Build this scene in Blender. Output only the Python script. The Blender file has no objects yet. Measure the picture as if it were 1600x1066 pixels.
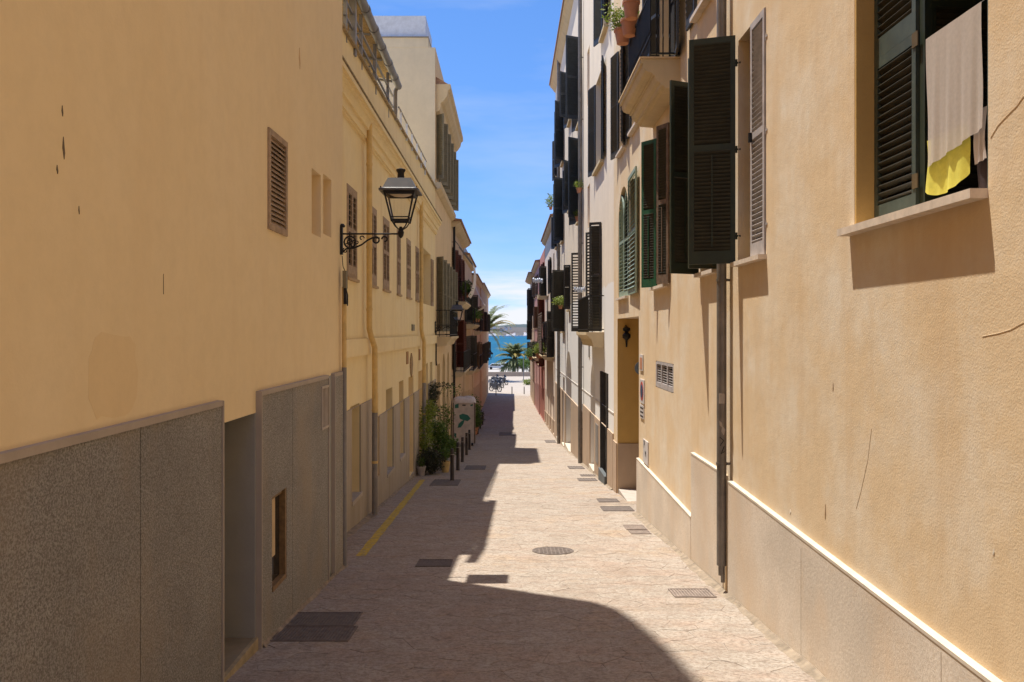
import bpy, bmesh, math, random
from mathutils import Vector, Matrix
random.seed(7)
SC = bpy.context.scene
COL = SC.collection
R = math.radians
F, CX, CY = 1300.0, 795.0, 518.0      # focal length and horizon point of the photograph, in its pixels

# ------------------------------------------------------------------ camera
cam = bpy.data.cameras.new('camera'); camo = bpy.data.objects.new('camera', cam); COL.objects.link(camo)
cam.sensor_width = 36; cam.lens = F / 1600 * 36
cam.shift_x = 5 / 1600; cam.shift_y = -15 / 1600
cam.clip_start = 0.05; cam.clip_end = 20000
camo.location = (0, 0, 0); camo.rotation_euler = (R(90), 0, 0)
SC.camera = camo

# ------------------------------------------------------------------ light
SUNV = Vector((1.0, -0.65, -4.2)).normalized()
EL = math.asin(-SUNV.z); ROT = math.atan2(-SUNV.x, -SUNV.y)
w = bpy.data.worlds.new("World"); SC.world = w; w.use_nodes = True
nt = w.node_tree; nt.nodes.clear()
def N(t, typ, **k):
    n = t.nodes.new(typ)
    for a, b in k.items(): setattr(n, a, b)
    return n
sky = N(nt, 'ShaderNodeTexSky', sky_type='NISHITA', sun_disc=False)
sky.sun_elevation = EL; sky.sun_rotation = ROT; sky.altitude = 0; sky.air_density = 1.0; sky.dust_density = 0.1; sky.ozone_density = 3.0
hs = N(nt, 'ShaderNodeHueSaturation'); hs.inputs['Saturation'].default_value = 1.2; hs.inputs['Value'].default_value = 1.0
tint = N(nt, 'ShaderNodeMix', data_type='RGBA', blend_type='MULTIPLY'); tint.inputs[0].default_value = 1; tint.inputs[7].default_value = (0.97, 0.97, 1.10, 1)
tc = N(nt, 'ShaderNodeTexCoord'); sep = N(nt, 'ShaderNodeSeparateXYZ')
mp = N(nt, 'ShaderNodeMapping'); mp.inputs['Scale'].default_value = (3.0, 3.0, 26.0)
no = N(nt, 'ShaderNodeTexNoise'); no.inputs['Scale'].default_value = 1.6; no.inputs['Detail'].default_value = 7; no.inputs['Roughness'].default_value = 0.55
cr = N(nt, 'ShaderNodeMapRange'); cr.inputs[1].default_value = 0.34; cr.inputs[2].default_value = 0.58
low = N(nt, 'ShaderNodeMapRange'); low.inputs[1].default_value = 0.080; low.inputs[2].default_value = 0.060; low.inputs[3].default_value = 0.0; low.inputs[4].default_value = 1.0
mp2 = N(nt, 'ShaderNodeMapping'); mp2.inputs['Scale'].default_value = (1.2, 1.2, 6.0); mp2.inputs['Rotation'].default_value = (0.1, 0.25, 0)
no2 = N(nt, 'ShaderNodeTexNoise'); no2.inputs['Scale'].default_value = 1.3; no2.inputs['Detail'].default_value = 6; no2.inputs['Roughness'].default_value = 0.6
cr2 = N(nt, 'ShaderNodeMapRange'); cr2.inputs[1].default_value = 0.46; cr2.inputs[2].default_value = 0.85; cr2.inputs[4].default_value = 0.38
mul = N(nt, 'ShaderNodeMath', operation='MULTIPLY'); mx = N(nt, 'ShaderNodeMath', operation='MAXIMUM')
mixc = N(nt, 'ShaderNodeMix', data_type='RGBA'); mixc.inputs[7].default_value = (4.9, 5.05, 5.4, 1)
bg = N(nt, 'ShaderNodeBackground'); bg.inputs['Strength'].default_value = 0.105
wo = N(nt, 'ShaderNodeOutputWorld')
L = nt.links.new
va = N(nt, 'ShaderNodeVectorMath', operation='ADD'); va.inputs[1].default_value = (0, 0, 0.11); vn = N(nt, 'ShaderNodeVectorMath', operation='NORMALIZE')
L(tc.outputs['Generated'], va.inputs[0]); L(va.outputs[0], vn.inputs[0]); L(vn.outputs[0], sky.inputs[0])
L(tc.outputs['Generated'], sep.inputs[0]); L(tc.outputs['Generated'], mp.inputs[0]); L(tc.outputs['Generated'], mp2.inputs[0])
L(mp.outputs[0], no.inputs[0]); L(mp2.outputs[0], no2.inputs[0]); L(no.outputs[0], cr.inputs[0]); L(no2.outputs[0], cr2.inputs[0])
L(sep.outputs[2], low.inputs[0]); L(cr.outputs[0], mul.inputs[0]); L(low.outputs[0], mul.inputs[1])
L(mul.outputs[0], mx.inputs[0]); L(cr2.outputs[0], mx.inputs[1])
L(sky.outputs[0], hs.inputs['Color']); L(hs.outputs[0], tint.inputs[6]); L(tint.outputs[2], mixc.inputs[6]); L(mx.outputs[0], mixc.inputs[0])
L(mixc.outputs[2], bg.inputs[0]); L(bg.outputs[0], wo.inputs[0])
sl = bpy.data.lights.new('sun', 'SUN'); sl.energy = 4.1; sl.angle = R(0.6); sl.color = (1.0, 0.95, 0.87)
so = bpy.data.objects.new('sun', sl); COL.objects.link(so); so.rotation_euler = SUNV.to_track_quat('-Z', 'Y').to_euler(); so.location = (-5, 5, 30)
SC.view_settings.view_transform = 'Standard'; SC.view_settings.look = 'None'; SC.view_settings.gamma = 1
SC.view_settings.exposure = 0.83
SC.view_settings.use_curve_mapping = False
SC.render.engine = 'CYCLES'
SC.cycles.max_bounces = 10; SC.cycles.diffuse_bounces = 7; SC.cycles.transparent_max_bounces = 16
SC.cycles.use_denoising = True

# ------------------------------------------------------------------ materials
MATS = {}
def base_mat(name, rough=0.8, spec=0.3, metal=0.0):
    m = bpy.data.materials.new(name); m.use_nodes = True
    t = m.node_tree; b = t.nodes['Principled BSDF']
    b.inputs['Roughness'].default_value = rough; b.inputs['Specular IOR Level'].default_value = spec; b.inputs['Metallic'].default_value = metal
    return m, t, b
def c4(c): return (c[0], c[1], c[2], 1)
def scl(c, k): return tuple(min(1, a * k) for a in c)
def noise(t, scale, detail=4, rough=0.55, mapping=(1, 1, 1)):
    co = N(t, 'ShaderNodeNewGeometry'); m = N(t, 'ShaderNodeMapping'); m.inputs['Scale'].default_value = mapping
    n = N(t, 'ShaderNodeTexNoise'); n.inputs['Scale'].default_value = scale; n.inputs['Detail'].default_value = detail; n.inputs['Roughness'].default_value = rough
    t.links.new(co.outputs['Position'], m.inputs[0]); t.links.new(m.outputs[0], n.inputs[0]); return n.outputs[0]
def rng(t, sock, a, b, c=0.0, d=1.0):
    n = N(t, 'ShaderNodeMapRange'); n.inputs[1].default_value = a; n.inputs[2].default_value = b; n.inputs[3].default_value = c; n.inputs[4].default_value = d
    t.links.new(sock, n.inputs[0]); return n.outputs[0]
def mix(t, fac, a, b, mode='MIX'):
    n = N(t, 'ShaderNodeMix', data_type='RGBA', blend_type=mode)
    for s, v in ((0, fac), (6, a), (7, b)):
        if isinstance(v, bpy.types.NodeSocket): t.links.new(v, n.inputs[s])
        elif s == 0: n.inputs[0].default_value = v
        else: n.inputs[s].default_value = c4(v)
    return n.outputs[2]
def mth(t, op, a, b):
    n = N(t, 'ShaderNodeMath', operation=op)
    for i, v in enumerate((a, b)):
        if isinstance(v, bpy.types.NodeSocket): t.links.new(v, n.inputs[i])
        else: n.inputs[i].default_value = v
    return n.outputs[0]
def bump(t, b, sock, strength, dist=0.01):
    n = N(t, 'ShaderNodeBump'); n.inputs['Strength'].default_value = strength; n.inputs['Distance'].default_value = dist
    t.links.new(sock, n.inputs['Height'])
    if b.inputs['Normal'].is_linked: t.links.new(b.inputs['Normal'].links[0].from_socket, n.inputs['Normal'])
    t.links.new(n.outputs[0], b.inputs['Normal'])
def plaster(name, base, stain=None, pale=None, ss=0.5, ps=0.4, bmp=0.35, grain=55, low=None):
    if name in MATS: return MATS[name]
    m, t, b = base_mat(name, 0.9, 0.15)
    stain = stain or scl(base, 0.72); pale = pale or scl(base, 1.18)
    streak = rng(t, noise(t, 1.1, 5, 0.6, (2.2, 2.2, 0.35)), 0.48, 0.75, 0, ss)
    blot = rng(t, noise(t, 0.8, 7, 0.68), 0.44, 0.66, 0, ps)
    fine = rng(t, noise(t, 4.5, 8, 0.75), 0.42, 0.68, 0, 0.33)
    c = mix(t, blot, base, pale); c = mix(t, streak, c, stain); c = mix(t, fine, c, scl(base, 0.84))
    if low:       # paint zone reaching up to height low[0], with a ragged upper edge
        g = N(t, 'ShaderNodeNewGeometry'); s = N(t, 'ShaderNodeSeparateXYZ'); t.links.new(g.outputs['Position'], s.inputs[0])
        h = mth(t, 'ADD', s.outputs[2], mth(t, 'MULTIPLY', noise(t, 1.4, 5, 0.6), low[2]))
        c = mix(t, rng(t, h, low[0] + low[3], low[0]), c, low[1])
    t.links.new(c, b.inputs['Base Color'])
    bump(t, b, noise(t, 2.2, 5, 0.6), bmp * 0.6, 0.03); bump(t, b, noise(t, grain, 4, 0.6), bmp, 0.006)
    MATS[name] = m; return m
def plain(name, col, rough=0.6, spec=0.3, metal=0.0, var=0.12, scale=6, bmp=0.05):
    if name in MATS: return MATS[name]
    m, t, b = base_mat(name, rough, spec, metal)
    c = mix(t, rng(t, noise(t, scale, 5, 0.6), 0.3, 0.7), scl(col, 1 - var), scl(col, 1 + var))
    t.links.new(c, b.inputs['Base Color'])
    if bmp: bump(t, b, noise(t, scale * 8, 3), bmp, 0.004)
    MATS[name] = m; return m
def speckle(name, base, dark, scale=60, bmp=0.9, amt=0.8):
    if name in MATS: return MATS[name]
    m, t, b = base_mat(name, 0.95, 0.1)
    s = rng(t, noise(t, scale, 6, 0.85), 0.44, 0.56, amt, 0)
    c = mix(t, rng(t, noise(t, 1.1, 4), 0.35, 0.7), scl(base, 0.85), scl(base, 1.12)); c = mix(t, s, c, dark)
    c = mix(t, rng(t, noise(t, .7, 6, .65, (1.3, 1.3, .8)), 0.47, 0.66, 0, .55), c, (base[0] * .92, base[1] * .78, base[2] * .62))
    t.links.new(c, b.inputs['Base Color']); bump(t, b, noise(t, scale, 5, 0.8), bmp, 0.012)
    MATS[name] = m; return m
def foliage(name, a, b2, transl=0.25):
    if name in MATS: return MATS[name]
    m, t, b = base_mat(name, 0.55, 0.35)
    g = N(t, 'ShaderNodeNewGeometry'); t.links.new(mix(t, g.outputs['Random Per Island'], a, b2), b.inputs['Base Color'])
    tr = N(t, 'ShaderNodeBsdfTranslucent'); t.links.new(mix(t, g.outputs['Random Per Island'], scl(a, 1.5), scl(b2, 1.5)), tr.inputs[0])
    ms = N(t, 'ShaderNodeMixShader'); ms.inputs[0].default_value = transl
    t.links.new(b.outputs[0], ms.inputs[1]); t.links.new(tr.outputs[0], ms.inputs[2]); t.links.new(ms.outputs[0], t.nodes['Material Output'].inputs[0])
    MATS[name] = m; return m
def stone_mat(name, voronoi=False):
    m, t, b = base_mat(name, 0.8, 0.25)
    g = N(t, 'ShaderNodeNewGeometry'); oi = N(t, 'ShaderNodeObjectInfo')
    r = mth(t, 'FRACT', mth(t, 'ADD', mth(t, 'MULTIPLY', oi.outputs['Random'], 7.3), g.outputs['Random Per Island']), 0)
    A, B2, C_ = (0.415, 0.36, 0.295), (0.365, 0.31, 0.25), (0.42, 0.31, 0.235)
    if voronoi:
        v = N(t, 'ShaderNodeTexVoronoi'); v.inputs['Scale'].default_value = 2.4; t.links.new(g.outputs['Position'], v.inputs[0])
        sp = N(t, 'ShaderNodeSeparateColor'); t.links.new(v.outputs['Color'], sp.inputs[0]); r = sp.outputs[0]
    c = mix(t, r, A, B2); c = mix(t, rng(t, noise(t, 1.7, 6, .7, (.7, 1.5, 1)), 0.46, 0.66, 0, 0.8), c, C_); c = mix(t, rng(t, noise(t, .7, 7, .7), 0.54, 0.68, 0, 0.75), c, (0.44, 0.31, 0.19))
    c = mix(t, rng(t, noise(t, 0.45, 5, 0.65, (1, .5, 1)), 0.45, 0.7, 0, 0.5), c, (0.46, 0.39, 0.32))
    c = mix(t, rng(t, noise(t, 6, 8, 0.8), 0.5, 0.66, 0, 0.6), c, (0.22, 0.16, 0.12)); c = mix(t, rng(t, noise(t, 3.1, 7, 0.75, (1, 1.8, 1)), 0.52, 0.7, 0, 0.6), c, (0.50, 0.45, 0.385)); c = mix(t, rng(t, noise(t, .9, 6, 0.7), 0.5, 0.72, 0, 0.45), c, (0.27, 0.205, 0.15))
    c = mix(t, rng(t, noise(t, 26, 6, 0.8), 0.46, 0.6, 0, 0.7), c, (0.20, 0.15, 0.11)); c = mix(t, rng(t, noise(t, 11, 8, 0.8, (.6, 1.3, 1)), 0.54, 0.62, 0, 0.6), c, (0.20, 0.15, 0.11))
    if voronoi:
        e = N(t, 'ShaderNodeTexVoronoi', feature='DISTANCE_TO_EDGE'); e.inputs['Scale'].default_value = 2.4; t.links.new(g.outputs['Position'], e.inputs[0])
        c = mix(t, rng(t, e.outputs[0], 0.02, 0.05, 0.6, 0), c, (0.2, 0.15, 0.12))
    t.links.new(c, b.inputs['Base Color']); bump(t, b, noise(t, 9, 8, 0.75), 0.9, 0.02); bump(t, b, noise(t, 60, 4, .7), 0.6, 0.005)
    return m

M_B1 = plaster('ochre_plaster', (0.82, 0.66, 0.40), stain=(0.75, 0.57, 0.32), pale=(0.84, 0.70, 0.47), ss=0.35, ps=0.35, bmp=0.22)
M_B1P = speckle('roughcast_grey', (0.43, 0.415, 0.385), (0.15, 0.135, 0.115), 75, 1.0, 0.8)
M_B1S = plaster('grey_render', (0.33, 0.325, 0.305), bmp=0.15)
M_B2 = plaster('yellow_plaster', (0.85, 0.69, 0.385), stain=(0.68, 0.51, 0.28), pale=(0.88, 0.76, 0.52), ss=0.45, bmp=0.25)
M_B2P = plaster('grey_plinth_plaster', (0.42, 0.36, 0.29), stain=(0.3, 0.25, 0.17), ss=0.7)
M_B3 = plaster('peach_plaster', (0.74, 0.56, 0.33), bmp=0.2)
M_B3S = plaster('cream_plaster', (0.66, 0.57, 0.41), bmp=0.15, ss=0.3)
M_A = plaster('orange_lime_plaster', (0.74, 0.565, 0.355), stain=(0.63, 0.43, 0.23), pale=(0.78, 0.68, 0.53), ss=0.55, ps=0.95, bmp=0.42, grain=75)
M_AP = speckle('pale_stone_plinth', (0.72, 0.625, 0.51), (0.52, 0.42, 0.31), 38, 0.35, 0.5)
M_B = plaster('pink_beige_plaster', (0.80, 0.69, 0.55), bmp=0.2, ss=0.35, low=(1.45, (0.82, 0.79, 0.74), 0.5, 0.05))
M_BP = plaster('sand_stone_plinth', (0.46, 0.34, 0.24), ss=0.5)
M_TRIM = plaster('limestone_trim', (0.62, 0.49, 0.30), bmp=0.2)
M_MARBLE = plain('marble_sill', (0.68, 0.57, 0.45), 0.6, var=0.15, scale=12)
M_LEDGE = plain('limewash_edge', (0.60, 0.52, 0.41), 0.8)
M_GREEN = plain('dark_green_paint', (0.028, 0.038, 0.022), 0.5, 0.4, var=0.2)
M_GREENB = plain('brown_green_slats', (0.042, 0.038, 0.024), 0.55, 0.35, var=0.25)
M_GREENL = plain('faded_green_paint', (0.25, 0.32, 0.245), 0.55, 0.4, var=0.2)
M_GREENM = plain('bottle_green_paint', (0.02, 0.10, 0.05), 0.5, 0.4, var=0.2)
M_TEAL = plain('blue_green_paint', (0.065, 0.085, 0.07), 0.5, 0.4, var=0.25)
M_BLACK = plain('charcoal_paint', (0.048, 0.045, 0.040), 0.5, 0.35, var=0.25)
M_NAVY = plain('navy_black_paint', (0.036, 0.046, 0.060), 0.5, 0.35, var=0.25)
M_GREYW = plain('weathered_grey_wood', (0.42, 0.38, 0.36), 0.7, var=0.2)
M_BROWN = plain('old_brown_wood', (0.17, 0.115, 0.075), 0.75, var=0.3, scale=14)
M_TAN = plain('tan_shutter_paint', (0.36, 0.26, 0.17), 0.75, var=0.25, scale=10)
M_OLIVE = plain('olive_grey_paint', (0.23, 0.21, 0.15), 0.65, var=0.15)
M_MAROON = plain('maroon_paint', (0.10, 0.028, 0.02), 0.6, var=0.2)
M_DARK = plain('room_shade', (0.012, 0.010, 0.009), 0.9)  # near-black colour holds the shade of unlit interiors behind openings
M_GLASSD = plain('dark_window_glass', (0.02, 0.022, 0.025), 0.08, 0.6, bmp=0)
M_IRON = plain('black_iron', (0.018, 0.017, 0.016), 0.5, 0.4, 0.3)
M_LAMPG = plain('lamp_hood_grey', (0.10, 0.095, 0.09), 0.4, 0.5, 0.4)
M_PIPEG = plain('grey_metal_pipe', (0.20, 0.175, 0.15), 0.5, 0.4, 0.3, var=0.25, scale=5)
M_PIPEY = plain('yellow_painted_pipe', (0.66, 0.46, 0.18), 0.6, var=0.15)
M_PIPED = plain('grey_plastic_pipe', (0.24, 0.22, 0.20), 0.5, var=0.15)
M_TILE = plain('roof_tile_clay', (0.34, 0.2, 0.12), 0.85, var=0.3, scale=12)
M_TERRA = plain('terracotta', (0.50, 0.22, 0.12), 0.75, var=0.15)
M_WHITE = plain('white_metal', (0.62, 0.66, 0.72), 0.5)
M_STRAW = plain('straw_mat', (0.42, 0.30, 0.14), 0.95, var=0.4, scale=30, bmp=0.5)
M_STEEL = plain('painted_steel_frame', (0.22, 0.22, 0.23), 0.45, 0.4, 0.4)
M_CAST = plain('cast_iron_cover', (0.17, 0.14, 0.12), 0.8, 0.15, 0.0, var=0.25, scale=14)
M_YEL = plain('yellow_road_paint', (0.52, 0.36, 0.045), 0.8, var=0.3, scale=14)
_t = M_YEL.node_tree; _b = _t.nodes['Principled BSDF']; _c = _b.inputs['Base Color'].links[0].from_socket
_t.links.new(mix(_t, rng(_t, noise(_t, 9, 8, .8), .5, .62, 0, .8), _c, (.33, .27, .19)), _b.inputs['Base Color'])
M_CONC = plain('pale_concrete', (0.45, 0.39, 0.33), 0.9, var=0.15)
M_STONE = stone_mat('flagstone'); M_STONEV = stone_mat('distant_paving', True)
M_JOINT = plain('mortar_joint', (0.36, 0.30, 0.24), 0.95, var=0.2)
M_GROUND = plain('earth_ground', (0.3, 0.25, 0.2), 0.95)
M_LEAF = foliage('green_leaves', (0.04, 0.09, 0.015), (0.14, 0.21, 0.035))
M_LEAFD = foliage('dark_leaves', (0.045, 0.035, 0.028), (0.05, 0.07, 0.025))
M_LEAFY = foliage('bright_leaves', (0.12, 0.20, 0.02), (0.25, 0.27, 0.05))
M_PALM = foliage('palm_leaves', (0.10, 0.135, 0.06), (0.22, 0.23, 0.10), 0.35)
M_PALMY = foliage('dry_palm_leaves', (0.30, 0.22, 0.05), (0.42, 0.31, 0.08), 0.3)
M_BARK = plain('bark', (0.16, 0.11, 0.07), 0.95, var=0.35, scale=12, bmp=0.6)
M_SKIN = plain('skin', (0.5, 0.3, 0.2), 0.6)

def clear_glass(name):
    m = bpy.data.materials.new(name); m.use_nodes = True; t = m.node_tree; t.nodes.remove(t.nodes['Principled BSDF'])
    a = N(t, 'ShaderNodeBsdfTransparent'); g = N(t, 'ShaderNodeBsdfGlossy'); g.inputs['Roughness'].default_value = 0.08; s = N(t, 'ShaderNodeMixShader'); s.inputs[0].default_value = 0.07
    t.links.new(a.outputs[0], s.inputs[1]); t.links.new(g.outputs[0], s.inputs[2]); t.links.new(s.outputs[0], t.nodes['Material Output'].inputs[0]); return m
M_CGLASS = clear_glass('lantern_glass')

# ------------------------------------------------------------------ mesh helpers
WLOC = {}
def wl(o): return WLOC.get(o.name, Vector((0, 0, 0))) if o else Vector((0, 0, 0))
class MB:
    def __init__(s): s.v = []; s.f = []
    def poly(s, pts):
        b = len(s.v); s.v += [tuple(p) for p in pts]; s.f.append(tuple(range(b, b + len(pts)))); return s
    def box(s, x0, x1, y0, y1, z0, z1):
        b = len(s.v)
        s.v += [(x, y, z) for z in (z0, z1) for y in (y0, y1) for x in (x0, x1)]
        s.f += [tuple(b + i for i in q) for q in ((0, 2, 3, 1), (4, 5, 7, 6), (0, 1, 5, 4), (2, 6, 7, 3), (0, 4, 6, 2), (1, 3, 7, 5))]; return s
    def prism(s, prof, axis, a, b_):       # prof: list of 2D points; axis 0/1/2 extruded from a to b_
        n = len(prof); b = len(s.v)
        def mk(p, q):
            if axis == 0: return (q, p[0], p[1])
            if axis == 1: return (p[0], q, p[1])
            return (p[0], p[1], q)
        s.v += [mk(p, a) for p in prof] + [mk(p, b_) for p in prof]
        s.f += [tuple(b + i for i in range(n))[::-1], tuple(b + n + i for i in range(n))]
        s.f += [(b + i, b + (i + 1) % n, b + n + (i + 1) % n, b + n + i) for i in range(n)]; return s
    def tube(s, pts, r, n=8, cap=True):
        pts = [Vector(p) for p in pts]; rr = r if isinstance(r, (list, tuple)) else [r] * len(pts); b = len(s.v); up = None
        for i, p in enumerate(pts):
            t = (pts[min(i + 1, len(pts) - 1)] - pts[max(i - 1, 0)]).normalized()
            if up is None: up = t.orthogonal().normalized()
            u = (up - t * up.dot(t)); u = u.normalized() if u.length > 1e-6 else t.orthogonal().normalized(); up = u; v = t.cross(u)
            for k in range(n):
                a = 2 * math.pi * k / n; s.v.append(tuple(p + (u * math.cos(a) + v * math.sin(a)) * rr[i]))
        for i in range(len(pts) - 1):
            for k in range(n):
                k2 = (k + 1) % n; s.f.append((b + i * n + k, b + i * n + k2, b + (i + 1) * n + k2, b + (i + 1) * n + k))
        if cap: s.f.append(tuple(b + k for k in range(n))[::-1]); s.f.append(tuple(b + (len(pts) - 1) * n + k for k in range(n)))
        return s
    def lathe(s, prof, c, n=14):           # prof (r,z)
        b = len(s.v)
        for r, z in prof:
            for k in range(n):
                a = 2 * math.pi * k / n; s.v.append((c[0] + r * math.cos(a), c[1] + r * math.sin(a), c[2] + z))
        for i in range(len(prof) - 1):
            for k in range(n):
                k2 = (k + 1) % n; s.f.append((b + i * n + k, b + i * n + k2, b + (i + 1) * n + k2, b + (i + 1) * n + k))
        s.f.append(tuple(b + k for k in range(n))[::-1]); s.f.append(tuple(b + (len(prof) - 1) * n + k for k in range(n))); return s
    def mesh(s, name, mat, off=Vector((0, 0, 0)), smooth=False, bevel=0):
        me = bpy.data.meshes.new(name); me.from_pydata([(v[0] - off[0], v[1] - off[1], v[2] - off[2]) for v in s.v], [], s.f)
        if mat: me.materials.append(mat)
        bm = bmesh.new(); bm.from_mesh(me)
        if smooth: bmesh.ops.remove_doubles(bm, verts=bm.verts, dist=1e-5)
        if bevel: bmesh.ops.bevel(bm, geom=bm.edges, offset=bevel, segments=2, affect='EDGES', clamp_overlap=True)
        bmesh.ops.recalc_face_normals(bm, faces=bm.faces); bm.to_mesh(me); bm.free()
        if smooth:
            for p in me.polygons: p.use_smooth = True
            try: me.set_sharp_from_angle(angle=R(40))
            except Exception: pass
        return me
    def build(s, name, mat, parent=None, smooth=False, bevel=0, kind=None):
        off = wl(parent); me = s.mesh(name, mat, off, smooth, bevel)
        o = bpy.data.objects.new(name, me); COL.objects.link(o)
        if parent: o.parent = parent; WLOC[o.name] = off
        if kind: o['kind'] = kind
        return o
def tag(o, label=None, cat=None, group=None, kind=None):
    if label: o['label'] = label
    if cat: o['category'] = cat
    if group: o['group'] = group
    if kind: o['kind'] = kind
    return o
def empty(name, loc, label, cat, group=None, rz=0):
    o = bpy.data.objects.new(name, None); COL.objects.link(o); o.location = loc; o.rotation_euler = (0, 0, rz); o.empty_display_size = 0.2
    WLOC[o.name] = Vector(loc) if rz == 0 else Vector((0, 0, 0)); return tag(o, label, cat, group)
def local(name, mesh, parent, loc=(0, 0, 0), rot=(0, 0, 0), scale=None):
    o = bpy.data.objects.new(name, mesh); COL.objects.link(o); o.parent = parent; o.location = loc; o.rotation_euler = rot
    if scale: o.scale = scale
    return o
KIDS = lambda o: [c for c in bpy.data.objects if c.parent == o]
def copy_tree(o, parent=None):
    c = o.copy(); COL.objects.link(c)
    if parent: c.parent = parent
    for ch in KIDS(o): copy_tree(ch, c)
    return c

# ------------------------------------------------------------------ terrain
GP = [(-40, -0.2), (-10, 1.5), (0, 2.30), (6.8, 2.87), (10, 3.15), (16.8, 3.68), (20.3, 3.95), (34.8, 5.10), (43.6, 5.80), (53, 6.32), (64, 6.80), (72, 7.05), (85, 7.35), (100, 7.52), (120, 7.6), (150, 7.7), (400, 7.7)]
def gz(D):
    for i in range(len(GP) - 1):
        a, b = GP[i], GP[i + 1]
        if D <= b[0]:
            def sl_(k):
                if k <= 0 or k >= len(GP) - 1: return 0.08 if k <= 0 else 0.0
                return (GP[k + 1][1] - GP[k - 1][1]) / (GP[k + 1][0] - GP[k - 1][0])
            h = b[0] - a[0]; t = (D - a[0]) / h; m0, m1 = sl_(i) * h, sl_(i + 1) * h
            return -((2*t**3 - 3*t*t + 1) * a[1] + (t**3 - 2*t*t + t) * m0 + (-2*t**3 + 3*t*t) * b[1] + (t**3 - t*t) * m1)
    return -7.7
def gD(y):
    lo, hi = 2.0, 149.0
    for _ in range(50):
        m = (lo + hi) / 2
        if CY - F * gz(m) / m > y: lo = m
        else: hi = m
    return lo
def gpt(x, y):
    D = gD(y); return (x - CX) * D / F, D
def Dw(x, X): return X * F / (x - CX)

def sheet(name, x0, x1, ds, dz, mat, kind='structure', nx=1):
    mb = MB(); xs = [x0 + (x1 - x0) * i / nx for i in range(nx + 1)]
    for d in ds:
        for x in xs: mb.v.append((x, d, gz(d) + dz))
    n = nx + 1
    for i in range(len(ds) - 1):
        for j in range(nx): mb.f.append((i * n + j, i * n + j + 1, (i + 1) * n + j + 1, (i + 1) * n + j))
    o = mb.build(name, mat, None, smooth=True); tag(o, kind=kind); return o
ds = [d * 1.0 for d in range(-30, 210, 2)]
g = sheet('ground', -400, 400, ds, -0.12, M_GROUND)
street = sheet('street', -3.4, 5.0, [d for d in range(-30, 47)], -0.006, M_JOINT)
sheet('lower_street', -3.4, 5.0, [45.0 + d for d in range(0, 53)], 0.001, M_STONEV)
sheet('plaza', -60, 60, [97 + d for d in range(0, 46)], 0.004, plain('plaza_paving', (0.38, 0.325, 0.265), 0.85, var=0.12, scale=2))
# flagstones, laid as irregular cells
def cells(x0, x1, d0, d1, a=0.29):
    rn = random.Random(3); P = {}
    nx = int((x1 - x0) / a) + 3; nd = int((d1 - d0) / a) + 3
    for i in range(-1, nx):
        for j in range(-1, nd):
            P[(i, j)] = (x0 + (i + (0.5 if j % 2 else 0) + rn.uniform(-.4, .4)) * a * 1.12, d0 + (j + rn.uniform(-.36, .36)) * a * 0.9)
    out = []
    for (i, j), p in P.items():
        if not (x0 < p[0] < x1 and d0 < p[1] < d1): continue
        poly = [(p[0] - 1, p[1] - 1), (p[0] + 1, p[1] - 1), (p[0] + 1, p[1] + 1), (p[0] - 1, p[1] + 1)]
        for di in range(-2, 3):
            for dj in range(-2, 3):
                q = P.get((i + di, j + dj))
                if q is None or (di == 0 and dj == 0): continue
                nx_, ny_ = q[0] - p[0], q[1] - p[1]; l = math.hypot(nx_, ny_); nx_ /= l; ny_ /= l
                c = (p[0] + q[0]) / 2 * nx_ + (p[1] + q[1]) / 2 * ny_ - 0.0016
                new = []
                for k in range(len(poly)):
                    a_, b_ = poly[k], poly[(k + 1) % len(poly)]
                    da = a_[0] * nx_ + a_[1] * ny_ - c; db = b_[0] * nx_ + b_[1] * ny_ - c
                    if da <= 0: new.append(a_)
                    if (da < 0) != (db < 0) and abs(da - db) > 1e-9:
                        t = da / (da - db); new.append((a_[0] + (b_[0] - a_[0]) * t, a_[1] + (b_[1] - a_[1]) * t))
                poly = new
                if len(poly) < 3: break
            if len(poly) < 3: break
        if len(poly) >= 3: out.append((p, poly))
    return out
def stone(mb, p, poly, rn):
    h = rn.uniform(-0.0015, 0.0015); tx, ty = rn.uniform(-.005, .005), rn.uniform(-.005, .005)
    n = len(poly); b = len(mb.v)
    wob = [(x + rn.uniform(-.004, .004), y + rn.uniform(-.004, .004)) for x, y in poly]
    for x, y in wob: mb.v.append((x, y, gz(y) - 0.03))
    for x, y in wob: mb.v.append((x, y, gz(y) - 0.0012 + h + tx * (x - p[0]) + ty * (y - p[1])))
    for x, y in wob:
        l = math.hypot(x - p[0], y - p[1]) or 1; k = max(0.5, 1 - 0.012 / l); xi, yi = p[0] + (x - p[0]) * k, p[1] + (y - p[1]) * k
        mb.v.append((xi, yi, gz(yi) + h + tx * (xi - p[0]) + ty * (yi - p[1])))
    for k in range(n):
        k2 = (k + 1) % n
        mb.f.append((b + k, b + k2, b + n + k2, b + n + k)); mb.f.append((b + n + k, b + n + k2, b + 2 * n + k2, b + 2 * n + k))
    mb.f.append(tuple(b + 2 * n + k for k in range(n)))
cs = cells(-2.95, 3.3, 4.6, 46.0)
def vis(p): return p[1] * F and abs((p[0]) / p[1]) < 0.63 and p[1] > 6.0 and p[0] < 2.75 and p[0] > -2.5
order = sorted([c for c in cs if vis(c[0])], key=lambda c: c[0][1])
near = order[:299]; ids = set(id(c) for c in near); rn = random.Random(5)
for c in near:
    mb = MB(); stone(mb, c[0], c[1], rn); mb.build('flagstone', M_STONE, street)
mb = MB()
for c in cs:
    if id(c) not in ids: stone(mb, c[0], c[1], rn)
mb.build('flagstones', M_STONE, street, kind='stuff')

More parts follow.
